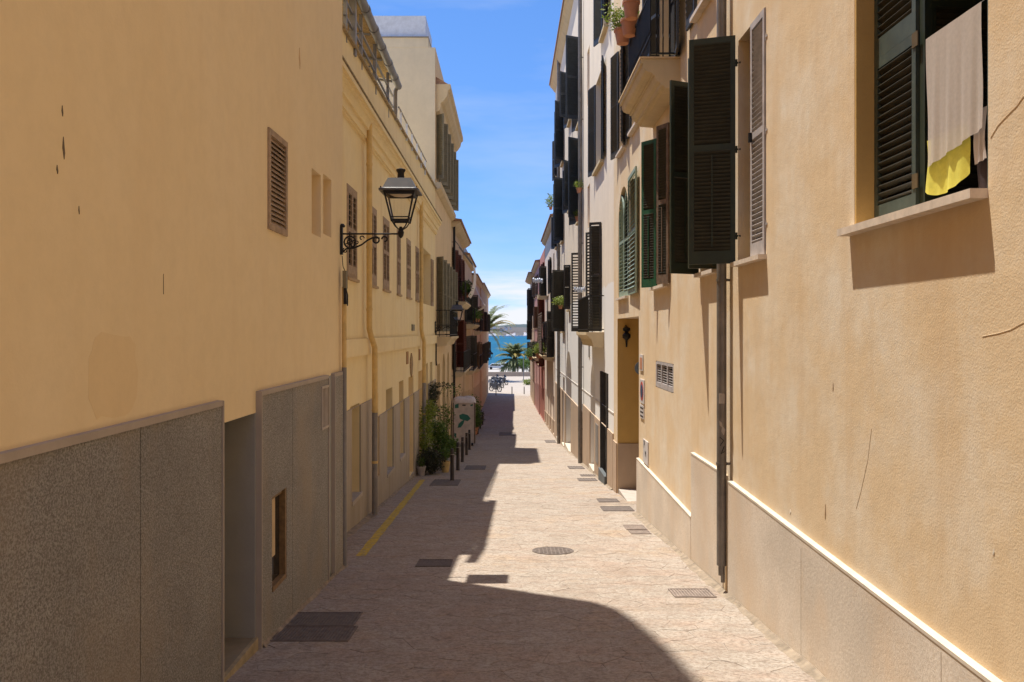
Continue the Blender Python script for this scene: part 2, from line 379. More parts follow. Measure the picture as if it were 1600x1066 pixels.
# ------------------------------------------------------------------ buildings
class Fac:
    """one facade along the street: side -1 left, +1 right; out is measured towards the street"""
    def __init__(s, root, side, x0, D0, D1): s.root, s.side, s.x0, s.D0, s.D1 = root, side, x0, D0, D1
    def X(s, out): return s.x0 - s.side * out
    def p(s, D, z, out=0): return (s.X(out), D, z)
    def box(s, D0, D1, z0, z1, o0, o1, mb=None):
        mb = mb or MB(); a, b = sorted((s.X(o0), s.X(o1))); return mb.box(a, b, min(D0, D1), max(D0, D1), z0, z1)
    def slab(s, D0, D1, z0, z1, out, thick, holes=(), mb=None):
        """front sheet with openings, reveals of the openings and rim; z1 may be a pair (height at D0, at D1)"""
        mb = mb or MB(); zt = z1 if isinstance(z1, tuple) else (z1, z1)
        def zz(D, z):
            if z == 'top': return zt[0] + (zt[1] - zt[0]) * (D - D0) / (D1 - D0)
            return z
        hs_ = [dict(a=max(h['a'], D0), b=min(h['b'], D1), c=max(h['c'], z0), d=h['d'], o=h) for h in holes if h['b'] > D0 + 1e-4 and h['a'] < D1 - 1e-4 and h['d'] > z0 and h['c'] < max(zt)]
        for h in hs_:
            h['d'] = 'top' if h['d'] >= min(zt) - 1e-4 else h['d']
        key = lambda z: 1e9 if z == 'top' else z
        Ds = sorted(set([D0, D1] + [h[k] for h in hs_ for k in 'ab'])); Zs = sorted(set([z0, 'top'] + [h[k] for h in hs_ for k in 'cd']), key=key)
        for i in range(len(Ds) - 1):
            for j in range(len(Zs) - 1):
                a, b, c, d = Ds[i], Ds[i + 1], Zs[j], Zs[j + 1]; m = (a + b) / 2
                if any(h['a'] <= a and b <= h['b'] and key(h['c']) <= key(c) and key(d) <= key(h['d']) for h in hs_): continue
                mb.poly([s.p(a, zz(a, c), out), s.p(b, zz(b, c), out), s.p(b, zz(b, d), out), s.p(a, zz(a, d), out)])
        def band(a, c, b, d, dep): mb.poly([s.p(a, c, out), s.p(b, d, out), s.p(b, d, out - dep), s.p(a, c, out - dep)])
        for h in hs_:
            dep = thick if h['o'].get('through') else min(thick, h['o'].get('dep', 0.2) + out) if out == 0 else thick
            a, b, c, d = h['a'], h['b'], zz(h['a'], h['c']), h['d']
            if a > D0: band(a, c, a, zz(a, d), dep)
            if b < D1: band(b, c, b, zz(b, d), dep)
            if d != 'top': band(a, d, b, d, dep)
            if c > z0: band(a, c, b, c, dep)
            if h['o'].get('arch') and h['d'] != 'top':      # spandrels of an arched head
                r = (h['b'] - h['a']) / 2; mdl = (h['a'] + h['b']) / 2; zc = h['o']['d'] - r * h['o'].get('rise', 1); ri = r * h['o'].get('rise', 1); n = 8
                for sg in (-1, 1):
                    arc = [(mdl + sg * r * math.cos(t), zc + ri * math.sin(t)) for t in [math.pi / 2 * k / n for k in range(n + 1)]]
                    corner = (mdl + sg * r, h['o']['d'])
                    for k in range(n):
                        mb.poly([s.p(*arc[k], out), s.p(*arc[k + 1], out), s.p(*corner, out)])
                        mb.poly([s.p(*arc[k], out), s.p(*arc[k + 1], out), s.p(*arc[k + 1], out - dep), s.p(*arc[k], out - dep)])
        band(D0, z0, D0, zt[0], thick); band(D1, z0, D1, zt[1], thick); band(D0, zt[0], D1, zt[1], thick)
        return mb

def slat_mesh(w, mat, dp=0.034, th=0.006, tilt=38):
    k = ('slat', round(w, 3), mat.name, dp, tilt)
    if k not in MATS:
        mb = MB(); mb.box(0, w, -dp / 2, dp / 2, -th / 2, th / 2); me = mb.mesh('slat', mat)
        me.transform(Matrix.Rotation(R(tilt), 4, 'X')); MATS[k] = me
    return MATS[k]
def leaf(root, name, hx, hD, ox, oD, z0, z1, mat, smat=None, parts=False, arch=0, pitch=0.045, mid=True, bar=True, hinge=True, tilt=None, open_=None):
    """louvred shutter leaf: hinge side at (hx,hD), free side at (ox,oD); frame is the part, its slats the sub-parts"""
    wdt = math.hypot(ox - hx, oD - hD); ang = math.atan2(oD - hD, ox - hx); smat = smat or mat; h = z1 - z0; st = min(0.055, wdt * 0.16); t = 0.018
    mb = MB()
    mb.box(0, st, -t, t, 0, h); mb.box(wdt - st, wdt, -t, t, 0, h if not arch else h - arch)
    mb.box(st, wdt - st, -t, t, 0, 0.15); mids = [0.15]
    if mid: zm = h * 0.5; mb.box(st, wdt - st, -t, t, zm, zm + 0.075)
    if arch:
        n = 7; pts = [(wdt * math.sin(math.pi / 2 * k / n), h - arch + arch * math.cos(math.pi / 2 * k / n)) for k in range(n + 1)]
        for k in range(n):
            (x0, a0), (x1, a1) = pts[k], pts[k + 1]; mb.prism([(x0, a0), (x1, a1), (max(x1 - st, 0), a1 - st * .8), (max(x0 - st * .2, 0), a0 - st)], 1, -t, t)
    else: mb.box(st, wdt - st, -t, t, h - 0.075, h)
    if bar: mb.box(wdt / 2 - .008, wdt / 2 + .008, -t - .012, -t - .002, 0.2, h * 0.48); mb.box(wdt / 2 - .008, wdt / 2 + .008, t + .002, t + .012, 0.2, h * 0.48)
    if hinge:
        for q in (0.12, 0.5, 0.88): mb.tube([(-0.012, 0, h * q - .04), (-0.012, 0, h * q + .04)], 0.012, 6); mb.box(-.06, 0.0, -.008, .008, h * q - .01, h * q + .01)
    dp = pitch * (open_ if open_ else 1.4)
    if tilt is None: tilt = (38 if open_ else 52) * (1 if math.cos(ang) < 0 else -1)
    base = wl(root)
    o = bpy.data.objects.new(name, mb.mesh(name, mat)); COL.objects.link(o); o.parent = root
    o.location = Vector((hx, hD, z0)) - base; o.rotation_euler = (0, 0, ang)
    zs = []; z = 0.15 + pitch * .25
    while z < h - 0.075 - pitch * .0 - arch * .05:
        if not (mid and h * 0.5 + pitch * .1 < z < h * 0.5 + 0.075 - pitch * .1): zs.append(z)
        z += pitch
    W = wdt - 2 * st
    if parts:
        me = slat_mesh(W, smat, dp, tilt=tilt)
        for z in zs: local('slat', me, o, (st, 0, z))
    else:
        mb = MB(); c_, s_ = math.cos(R(tilt)), math.sin(R(tilt))
        for z in zs:
            ww = W
            if arch and z > h - arch: ww = max(0.02, wdt * math.sqrt(max(0, 1 - ((z - h + arch) / arch) ** 2)) - 1.3 * st)
            d = dp / 2; mb.box(st, st + ww, -d, d, z - .003, z + .003); b = len(mb.v) - 8
            for q in range(b, len(mb.v)):
                x_, y_, z_ = mb.v[q]; y2, z2 = y_, z_ - z; mb.v[q] = (x_, y2 * c_ - z2 * s_, z + y2 * s_ + z2 * c_)
        local('louvre_slats', mb.mesh('louvre_slats', smat), o)['kind'] = 'stuff'
    return o
def body(f, z0, z1, mat, depth=8.0, roof=True, name='wall', holes=(), thick=0.7, zc=None):
    mb = f.slab(f.D0, f.D1, z0, zc or z1, 0, thick, holes); zb = min(z1) if isinstance(z1, tuple) else z1
    f.box(f.D0, f.D1, z0, zb, -thick, -depth, mb); return mb.build(name, mat, f.root)
def pane(f, h, mat=None, frame=None, name='window', mull=1, frm=0.05):
    """closing of an opening: frame (part) > pane (sub-part)"""
    mat = mat or M_GLASSD; frame = frame or M_BROWN; a, b, c, d = h['a'], h['b'], h['c'], h['d']; o = -h.get('dep', .2)
    mb = MB()
    for (q, r_, s_, t_) in ((a, a + frm, c, d), (b - frm, b, c, d), (a + frm, b - frm, c, c + frm), (a + frm, b - frm, d - frm, d)): f.box(q, r_, s_, t_, o, o + .05, mb)
    for k in range(mull): m = a + (b - a) * (k + 1) / (mull + 1); f.box(m - .02, m + .02, c + frm, d - frm, o + .002, o + .045, mb)
    fr = mb.build(name, frame, f.root); f.box(a, b, c, d, o - .02, o + .012).build('pane', mat, fr); return fr
def door(f, h, mat, name='door', planks=0, handle=True):
    a, b, c, d = h['a'], h['b'], h['c'], h['d']; o = -h.get('dep', .2)
    dr = f.box(a, b, c, d, o - .03, o + .02).build(name, mat, f.root)
    mb = MB(); k = 2
    for i in range(k):
        q = a + (b - a) * (i + .12) / k; r_ = a + (b - a) * (i + .88) / k
        f.box(q, r_, c + .15 * (d - c), c + .48 * (d - c), o + .02, o + .035, mb); f.box(q, r_, c + .54 * (d - c), d - .08 * (d - c), o + .02, o + .035, mb)
    mb.build('door_panels', mat, dr)['kind'] = 'stuff'
    if handle: f.box((a + b) / 2 + .03, (a + b) / 2 + .06, c + 1.0, c + 1.15, o + .035, o + .07).build('handle', M_IRON, dr)
    return dr
def sill(f, a, b, z, th=.045, o=.06, mat=None, ext=.04): return f.box(a - ext, b + ext, z - th, z + .004, -.12, o).build('window_sill', mat or M_MARBLE, f.root)
def pipe(f, D, z0, z1, out, r, mat, name='downpipe', bands=True):
    c = f.p(D, 0, out); mb = MB().tube([(c[0], c[1], z0), (c[0], c[1], z1)], r, 14)
    o = mb.build(name, mat, f.root, smooth=True)
    if bands:
        mb = MB(); z = z0 + 1.2
        while z < z1: mb.tube([(c[0], c[1], z), (c[0], c[1], z + .03)], r * 1.12, 14); f.box(D - .012, D + .012, z, z + .03, -.01, out, mb); z += 2.2
        x = mb.build('pipe_brackets', mat, o); x['kind'] = 'stuff'
    return o
def H(a, b, c, d, dep=.2, **k): return dict(a=min(a, b), b=max(a, b), c=c, d=d, dep=dep, **k)

# ================= LEFT 1: near ochre house with roughcast base
XL = -2.35
r1 = empty('ochre_house', (XL, 5, gz(5)), 'ochre plastered house with rough grey base filling the near left of the street', 'house')
f = Fac(r1, -1, XL, -14.0, 11.75)
hd = H(6.71, 7.73, -2.84, -.755, .6)
hw = H(8.12, 8.66, -2.56, -1.62, .04)
hl = H(8.12, 8.76, 1.045, 1.95, .06)
s1 = H(9.92, 10.40, 1.17, 1.95, .35); s2 = H(10.53, 11.02, 1.24, 2.0, .30)
hv = H(10.24, 10.62, -1.22, -.68, .12)
rec = H(10.66, 11.0, -2.9, -.60, .07)
H1 = [hd, hw, hl, s1, s2, hv]
body(f, -5, 10.9, M_B1, holes=H1)
mb = MB().prism([(-14, 10.9), (11.75, 10.9), (11.72, 11.0), (11.55, 11.9), (11.1, 12.5), (10.2, 13.2), (9.3, 13.6), (8, 13.8), (-14, 13.8)], 0, XL - .3, XL - .001)  # unseen top; rising curve shaped for the bent edge of its street shadow
mb.build('parapet', M_B1, r1)
# base of separate roughcast panels
for (a, b, oo) in ((-14, -2.0, .04), (-1.99, 1.6, .04), (1.615, 5.21, .04), (5.225, 6.71, .04), (7.73, 8.885, .04), (8.90, 10.64, .04), (11.0, 11.75, .05)):
    f.slab(a, b, -5, -.60, oo, oo + .001, [hd, hw, hv]).build('panel', M_B1P, r1, bevel=0)
f.slab(10.64, 11.0, -5, -.58, .006, .007, []).build('panel', M_B1S, r1)
mb = MB()
for (a, b) in ((-14, 6.71), (7.73, 10.64), (11.0, 11.75)): f.box(a, b, -.60, -.556, 0, .05, mb)
mb.build('cap_moulding', plaster('smooth_grey_cap', (.42, .36, .30), bmp=.1), r1)['kind'] = 'stuff'
for q in (5.2175, 8.8925):
    f.box(q - .0075, q + .0075, -5, -.60, 0, .034).build('joint_strip', M_B1S, r1)
for (a, b, z0, z1) in ((6.69, 6.712, -3.2, -.56), (7.728, 7.752, -3.2, -.56), (10.63, 10.65, -3.2, -.60), (10.995, 11.015, -3.3, -.60)):
    f.box(a, b, z0, z1, 0, .056).build('edge_strip', plaster('smooth_grey_cap', (.42, .36, .30)), r1)
# doorway
f.box(7.7, 7.7299, -2.84, -.756, -.6, -.0).build('door_reveal', M_B1S, r1)
f.box(6.7101, 6.74, -2.84, -.756, -.6, -.0).build('door_reveal', M_B1S, r1)
f.box(6.742, 7.698, -3.4, -2.835, -.58, -.01).build('door_step', plain('worn_concrete', (.25, .21, .15), .9), r1)
f.box(6.74, 7.7, -3.4, -2.832, -.009, .03).build('door_threshold', plain('yellowed_stone', (.36, .29, .18), .9, var=.3), r1)
dd = f.box(6.74, 7.7, -2.84, -.78, -.58, -.54).build('door', plain('brown_door', (.1, .065, .045), .6), r1)
f.box(6.85, 6.88, -1.95, -1.8, -.54, -.49).build('handle', M_IRON, dd)
# small window in the base
mb = MB(); 
for q in ((hw['a'], hw['a'] + .05, hw['c'], hw['d']), (hw['b'] - .05, hw['b'], hw['c'], hw['d']), (hw['a'] + .05, hw['b'] - .05, hw['c'], hw['c'] + .05), (hw['a'] + .05, hw['b'] - .05, hw['d'] - .05, hw['d'])): f.box(*q, -.035, .036 if q[0] > 8.5 or q[3] < -2.3 else .0, mb)
wf = mb.build('window', plain('honey_wood', (.22, .135, .06), .6, var=.3, scale=20), r1)
f.box(hw['a'] + .05, hw['b'] - .05, hw['c'] + .05, hw['d'] - .05, -.035, -.025).build('pane', M_GLASSD, wf)
f.box(hw['a'] + .055, hw['a'] + .31, hw['c'] + .30, hw['d'] - .055, -.0245, -.018).build('curtain', plain('cream_cloth', (.6, .45, .27), .9), wf)
# louvred vent window
mb = MB()
for q in ((8.10, 8.16, 1.0, 1.99), (8.72, 8.78, 1.0, 1.99), (8.16, 8.72, 1.0, 1.06), (8.16, 8.72, 1.93, 1.99)): f.box(*q, -.04, .02, mb)
wf = mb.build('window', M_TAN, r1)
for k in range(18):
    sm = slat_mesh(.58, M_TAN, .062, tilt=55); o = local('slat', sm, wf, Vector((XL - .005, 8.15, 1.085 + k * .048)) - wl(wf), (0, 0, R(90)))
f.box(8.12, 8.76, 1.045, 1.95, -.065, -.055).build('backing', M_BROWN, wf)
# vent grille in base
mb = MB()
for k in range(5): f.box(10.26 + k * .075, 10.29 + k * .075, -1.2, -.70, -.03, .05, mb)
f.box(10.24, 10.62, -1.22, -1.19, -.03, .055, mb); f.box(10.24, 10.62, -.71, -.68, -.03, .055, mb)
mb.build('vent_grille', M_CONC, r1); f.box(10.24, 10.62, -1.22, -.68, -.12, -.10).build('vent_backing', M_DARK, r1)
for h_ in (s1, s2): f.box(h_['a'], h_['b'], h_['c'], h_['d'], -h_['dep'] - .02, -h_['dep'] + .005).build('niche_back', plaster('niche_paint', (.62, .47, .27)), r1)
# repaired plaster patch and chips
def blob(D, z, w_, h_, seed, n=16, out=.002, pts=None):
    rr = random.Random(seed); q = []
    for k in range(n):
        a = 2 * math.pi * k / n; ca, sa = math.cos(a), math.sin(a); e = .55
        q.append((D + w_ / 2 * math.copysign(abs(ca) ** e, ca) * rr.uniform(.9, 1.05), z + h_ / 2 * math.copysign(abs(sa) ** e, sa) * rr.uniform(.9, 1.05)))
    return q
def patch(f, q, out, mat, name='plaster_patch'):
    mb = MB(); n = len(q); mb.poly([f.p(*p, out) for p in q])
    for k in range(n): a, b = q[k], q[(k + 1) % n]; mb.poly([f.p(*a, out), f.p(*b, out), f.p(*b, -.005), f.p(*a, -.005)])
    return mb.build(name, mat, f.root)
patch(f, blob(4.95, -.26, .62, .50, 2, 24), .0012, plaster('patch_ochre', (.79, .615, .355), ss=.1, ps=.1, bmp=.2))
CH = plain('bare_mortar', (.16, .12, .08), .95)
def chip(f, x, y0, y1, w_, X, mat=CH, lean=0, name='plaster_chip'):
    D = Dw(x, X); z0 = (CY - y1) * D / F; z1 = (CY - y0) * D / F; m = (z0 + z1) / 2
    patch(f, [(D - w_ * .15 + lean, z1), (D + w_ * .5, m * .6 + z0 * .4), (D + w_ * .2, z0), (D - w_ * .5, m)], .004, mat, name)
chip(f, 99, 214, 249, .022, XL); chip(f, 97, 165, 182, .012, XL); chip(f, 89, 258, 272, .014, XL); chip(f, 123, 322, 335, .008, XL)
chip(f, 255, 428, 460, .002, XL); chip(f, 468, 75, 108, .06, XL, plain('rubbed_plaster', (.58, .38, .19), .9))
pp = pipe(f, 11.58, -.50, .62, .06, .032, M_PIPEY, bands=True)
pipe(f, 11.58, gz(11.6) + .02, -.50, .06, .034, M_PIPED, bands=True)
f.box(11.5, 11.62, .6, .84, .05, .10).build('cable_box', plain('olive_box', (.2, .17, .1), .6), r1)
mb = MB().tube([f.p(11.58, 1.05, .03), f.p(11.57, .9, .045), f.p(11.58, .84, .07)], .006, 5).tube([f.p(11.56, .62, .08), f.p(11.52, .5, .12), f.p(11.56, .36, .11), f.p(11.6, .5, .09), f.p(11.57, .62, .08)], .008, 5)
mb.build('cable', M_IRON, r1); f.box(11.52, 11.58, .38, .60, .06, .10).build('junction_box', M_IRON, r1)

# ================= LEFT 2: long yellow building
X2 = -2.81
r2 = empty('yellow_building', (X2, 20, gz(20)), 'long yellow building with brown louvred windows and roof pergola on the left', 'building')
f = Fac(r2, -1, X2, 11.75, 31.8)
up = [(14.42, 15.37), (16.75, 17.65), (18.55, 19.52), (20.87, 21.55), (22.83, 23.79), (25.03, 25.92)]
HU = [H(a, b, .95, 2.57, .05) for a, b in up] + [H(27.0, 29.9, .92, 2.75, .35)]
gA = H(14.75, 15.65, -3.02, -1.34, .30); gB = H(19.03, 20.1, -3.27, -1.34, .35); gC = H(21.3, 22.2, -3.25, -1.29, .35); gD_ = H(23.3, 24.5, gz(24) + .12, -1.29, .4)
gE = H(25.85, 27.0, gz(26.5) + .1, -1.25, .2); gF = H(28.0, 28.9, -3.6, -1.1, .2); gG = H(29.7, 30.6, -3.6, -1.1, .2); gZ = H(17.5, 17.9, -3.1, -1.32, .1)
HG = [gA, gB, gC, gD_, gE, gF, gG, gZ]
body(f, -6, (5.05, 5.45), M_B2, depth=9, holes=HU + HG)
# plinth pieces
ed = sorted([(h['a'], h['b']) for h in HG])
for (a, b, zt) in ((11.75, 17.2, -1.38), (17.2, 31.8, -1.82)):
    f.slab(a, b, -6, zt, .03, .031, HG).build('plinth', M_B2P, r2)
# string course and cornice
f.box(11.75, 31.78, -.45, -.14, 0, .07).build('string_course', M_B2, r2)
mb = MB().prism([(X2, 4.20), (X2 + .26, 4.17), (X2 + .26, 4.09), (X2 + .21, 4.09), (X2 + .21, 4.03), (X2 + .16, 4.01), (X2 + .13, 3.92), (X2 + .13, 3.87), (X2 + .08, 3.87), (X2 + .08, 3.72), (X2 + .05, 3.72), (X2 + .05, 3.68), (X2, 3.68)], 1, 11.76, 31.79)
mb.build('cornice', M_B2, r2)
mb = MB()
a, b = (11.75, 5.052), (31.8, 5.452)
mb.poly([(X2 + .06, a[0], a[1]), (X2 + .06, b[0], b[1]), (X2 + .06, b[0], b[1] + .05), (X2 + .06, a[0], a[1] + .05)])
mb.poly([(X2 + .06, a[0], a[1] + .05), (X2 + .06, b[0], b[1] + .05), (X2 - .3, b[0], b[1] + .05), (X2 - .3, a[0], a[1] + .05)])
mb.poly([(X2 + .06, a[0], a[1]), (X2 + .06, b[0], b[1]), (X2, b[0], b[1]), (X2, a[0], a[1])])
mb.build('parapet_coping', plain('weathered_coping', (.33, .25, .14), .95, var=.4, scale=9), r2)
f.box(11.76, 31.79, 4.203, 4.225, 0, .27).build('cornice_capping', plain('weathered_coping', (.33, .25, .14), .95), r2)
for i, (a, b) in enumerate(up):
    m = (a + b) / 2; mb = MB()
    for q in ((a, a + .05, .95, 2.57), (b - .05, b, .95, 2.57), (a + .05, b - .05, 2.50, 2.57), (a + .05, b - .05, .95, 1.02)): f.box(*q, -.05, .012, mb)
    wf = mb.build('window', M_TAN, r2)
    w_ = (b - a) / 2 - .052
    for s_ in (0, 1):
        q = a + .05 + s_ * w_; ob = leaf(r2, 'shutter', X2 + .0, q + .002, X2 + .0, q + w_ - .002, 1.02, 2.50, M_TAN, M_TAN, pitch=.095, bar=False, hinge=False, open_=.42, tilt=25, parts=(i == 0 or i == 2))
    f.box(a, b, .95, 2.57, -.06, -.045).build('pane', M_DARK, wf)
    f.box(a - .04, b + .04, .90, .95, -.02, .05).build('window_sill', plain('worn_sill', (.42, .3, .17), .9), r2)
h = HU[-1]; door(f, h, plain('olive_brown_board', (.20, .14, .07), .7), 'shutter_board', handle=False)
leaf(r2, 'shutter', X2 + .02, 27.0 + 2.9 - .0, X2 + .05, 30.4, .92, 2.6, M_TAN, pitch=.07, bar=False, hinge=False)
YW = plaster('niche_yellow', (.66, .46, .19), ss=.2)
for h, mt in ((gB, M_DARK), (gC, plain('grey_brown_door', (.22, .17, .1), .7)), (gD_, plain('yellow_door', (.42, .28, .11), .7)), (gE, YW), (gF, plain('olive_door', (.25, .2, .11), .7)), (gG, plain('olive_door', (.25, .2, .11), .7)), (gZ, YW)):
    door(f, h, mt, handle=h is gD_)
pane(f, gA, M_DARK, M_BLACK)
for h in (gA, gB, gC): f.box(h['a'] - .05, h['b'] + .05, h['c'] - .07, h['c'] + .004, -.25, .055).build('window_sill', M_CONC, r2)
# pipes
def jog(D, r, ztop, zj, dD, zbot=None):
    mb = MB().tube([f.p(D, ztop, .12), f.p(D, zj + .15, .12), f.p(D + dD * .3, zj, .14), f.p(D + dD, zj - .22, .17), f.p(D + dD, -1.6, .17)], r, 12)
    o = mb.build('downpipe', M_PIPEY, r2, smooth=True)
    MB().tube([f.p(D + dD, -1.6, .17), f.p(D + dD, gz(D) + .02, .17)], r * 1.02, 12).build('downpipe', M_PIPED, r2, smooth=True)
    mb = MB()
    for z in (3.2, 1.6, .4, -1.58, -2.6): p_ = f.p(D if z > 0 else D + dD, z, .12 if z > 0 else .17); mb.tube([p_, (p_[0], p_[1], z + .05)], r * 1.15, 12)
    mb.build('pipe_brackets', M_PIPEY, o)['kind'] = 'stuff'
jog(16.05, .055, 4.0, -.1, .35); jog(25.6, .06, 4.0, -.1, .35)
MB().tube([f.p(31.6, .05, .04), f.p(31.6, -.6, .05), f.p(31.7, -1.1, .04), f.p(31.72, -1.3, .05)], .03, 6).build('cable', M_IRON, r2)
D_ = Dw(642, X2)
patch(f, [(D_, -.62), (D_ + .22, -.75), (D_ + .3, -.95), (D_ + .18, -1.2), (D_, -1.32), (D_ - .18, -1.2), (D_ - .3, -.95), (D_ - .22, -.75)], .03, plain('relief_plaque_stone', (.33, .22, .11), .9, var=.35, scale=18), 'relief_plaque')
for x_ in (636, 655): D_ = Dw(x_, X2); f.box(D_ - .2, D_ + .2, -.90, -.56, 0, .02).build('wall_plate', plain('rust_plate', (.36, .2, .08), .8), r2)
D_ = Dw(644, X2); f.box(D_ - .2, D_ + .25, .02, .2, 0, .05).build('wall_plate', M_OLIVE, r2)
# roof pergola
pg = empty('roof_pergola', (X2 + .1, 17, 5.2), 'steel roof pergola with straw matting and thick gutter above the yellow building', 'pergola')
mb = MB(); q = 11.9; pts = []
mb.tube([(X2 + .1, 13.3, 5.80), (X2 + .1, 14.4, 6.12), (X2 + .1, 20.45, 6.02)], .085, 14)  # near end, out of view, dips to shape the pergola's shadow edge
gt = mb.build('gutter', M_STEEL, pg, smooth=True); mb = MB()
for k in range(6): y_ = 14.7 + k * 1.0; mb.tube([(X2 + .1, y_, 6.16 - (y_ - 11.9) * .0164), (X2 + .1, y_ + .12, 6.158 - (y_ - 11.9) * .0164)], .098, 14)
mb.build('gutter_collars', M_STEEL, gt)['kind'] = 'stuff'
for y_, w_ in ((14.4, .03), (15.1, .06), (15.9, .03), (17.55, .035), (19.45, .03)): MB().box(X2 - .02 - w_, X2 - .02 + w_, y_ - w_, y_ + w_, 5.0, 6.05).build('post', M_STEEL, pg)
MB().tube([(X2 + .08, 20.4, 6.0), (X2 + .02, 20.45, 5.9), (X2 + .02, 20.45, 5.2)], .05, 12).build('downpipe', M_PIPED, pg, smooth=True)
for z_ in (5.45, 5.72): MB().box(X2 - .04, X2, 14.3, 20.3, z_, z_ + .03).build('rail', M_STEEL, pg)
for y_ in (14.5, 15.5, 17.0, 18.6, 20.2): MB().tube([(X2 - .02, y_, 6.07), (X2 - 3.6, y_, 6.55)], .03, 6).build('rafter', M_STEEL, pg)
mb = MB().poly([(X2 + .02, 13.9, 6.02), (X2 + .02, 20.3, 6.14), (X2 - 3.6, 20.3, 6.62), (X2 - 3.6, 13.9, 6.55)]); mb.poly([(v[0], v[1], v[2] + .03) for v in mb.v[:4]])
mb.build('straw_mat', M_STRAW, pg)
for y_, z_ in ((18.0, 5.72),): MB().box(X2 - 3.5, X2 - .04, y_, y_ + .03, z_, z_ + .03).build('rail', M_STEEL, pg)
rl = empty('terrace_handrail', (X2, 24, 5.3), 'pale slanting handrail on the yellow building roof beyond the pergola', 'handrail')
MB().tube([(X2 + .03, 21.0, 5.66), (X2 + .03, 28.0, 5.72)], .025, 8).build('rail', M_PIPED, rl)
for k in range(6): MB().box(X2 - .0, X2 + .05, 21.4 + k * 1.25, 21.45 + k * 1.25, 5.2, 5.68).build('baluster', M_WHITE, rl)

# ================= LEFT 3: peach building with big cornice
r3 = empty('peach_building', (X2, 36, gz(36)), 'tall peach fronted building with pale blank side wall and projecting cornice', 'building')
f = Fac(r3, -1, X2, 31.8, 40.8)
A3 = [H(32.3 + k * 1.75, 33.5 + k * 1.75, 5.9, 8.4, .3) for k in range(5)] + [H(32.4 + k * 1.75, 33.6 + k * 1.75, .0, 2.9, .3) for k in range(5)]
G3 = [H(32.6, 34.0, gz(33) + .1, -1.3, .25), H(35.2, 36.7, gz(36) + .1, -.95, .25, arch=True, rise=.9), H(37.9, 39.2, gz(38) + .1, -.95, .25, arch=True, rise=.9)]
body(f, -8, 10.85, M_B3, depth=3, holes=A3 + G3)
MB().box(X2 - 9, X2 - .004, 31.79, 31.799, 4, 10.85).build('side_wall', M_B3S, r3)
MB().box(X2 - 9, X2 - .27, 31.78, 33.5, 10.85, 11.22).build('parapet', M_B3S, r3)
MB().box(X2 - 9, X2 - 3, 31.8, 40.8, 4, 10.85).build('rear_wall', M_B3S, r3)
MB().box(X2 - 9, X2 - .25, 31.74, 33.54, 11.222, 11.26).build('parapet_coping', M_PIPED, r3)
MB().box(X2 - 2.9, X2 - .38, 31.9, 34.5, 11.26, 12.1).build('rooftop_box', M_WHITE, r3)
mb = MB().prism([(X2, 9.5), (X2 + .57, 9.5), (X2 + .57, 9.32), (X2 + .48, 9.25), (X2 + .44, 9.05), (X2 + .3, 8.85), (X2 + .2, 8.78), (X2 + .16, 8.5), (X2, 8.42)], 1, 31.95, 40.8)
mb.build('cornice', M_TRIM, r3)
MB().prism([(X2 + .0, 9.502), (X2 + .5, 9.502), (X2 + .0, 9.8)], 1, 32.0, 40.8).build('roof_slope', M_TILE, r3)
MB().prism([(X2, 5.72), (X2 + .22, 5.7), (X2 + .2, 5.5), (X2 + .06, 5.4), (X2, 5.38)], 1, 31.81, 40.8).build('string_course', M_TRIM, r3)
for h in A3: pane(f, h, M_DARK, M_OLIVE)
for h in G3: door(f, h, M_OLIVE)
for k in range(5):
    y_ = 32.3 + k * 1.75
    leaf(r3, 'shutter', X2 + .02, y_ - .0, X2 + .30, y_ - .25, 5.9, 8.4, M_OLIVE, pitch=.09, bar=False, hinge=False)
    leaf(r3, 'shutter', X2 + .02, y_ + 1.2, X2 + .34, y_ + 1.45, 5.9, 8.4, M_OLIVE, pitch=.09, bar=False, hinge=False)
    leaf(r3, 'shutter', X2 + .02, y_ + .1, X2 + .28, y_ - .15, .0, 2.9, M_OLIVE, pitch=.09, bar=False, hinge=False)
    leaf(r3, 'shutter', X2 + .02, y_ + 1.3, X2 + .3, y_ + 1.5, .0, 2.9, M_OLIVE, pitch=.09, bar=False, hinge=False)
def balcony(f, D0, D1, z, p, th=.25, rail=1.0, mat=None, n=None, rmat=None, prof=True, sp=.14, r_=.011):
    x0, s_ = f.x0, -f.side; mat = mat or M_TRIM
    pr = [(x0, z), (x0 + s_ * p, z), (x0 + s_ * p, z - .08), (x0 + s_ * (p - .06), z - .12), (x0 + s_ * (p - .14), z - .2), (x0 + s_ * (p - .2), z - th), (x0, z - th - .05)] if prof else [(x0, z), (x0 + s_ * p, z), (x0 + s_ * p, z - th), (x0, z - th)]
    b = MB().prism(pr, 1, D0, D1).build('balcony', mat, f.root)
    rm = rmat or M_IRON; xe = x0 + s_ * (p - .06); mb = MB()
    for z_ in (z + .06, z + rail): mb.box(min(xe - .015, xe + .015), max(xe - .015, xe + .015), D0 + .06, D1 - .06, z_, z_ + .03)
    for y_ in (D0 + .06, D1 - .06):
        for z_ in (z + .06, z + rail): a_, b_ = sorted((x0, xe)); mb.box(a_, b_, y_ - .015, y_ + .015, z_ + .001, z_ + .029)
    ra = mb.build('railing', rm, b)
    bm_ = MB().tube([(0, 0, .0), (0, 0, rail - .0)], r_, 6).mesh('baluster', rm)
    k = max(2, int((D1 - D0 - .12) / sp))
    for i in range(k + 1): local('baluster', bm_, b, Vector((xe, D0 + .06 + (D1 - D0 - .12) * i / k, z)) - wl(b))
    k = max(1, int((p - .06) / sp))
    for y_ in (D0 + .06, D1 - .06):
        for i in range(k): local('baluster', bm_, b, Vector((x0 + (xe - x0) * (i + .5) / k, y_, z)) - wl(b))
    return b
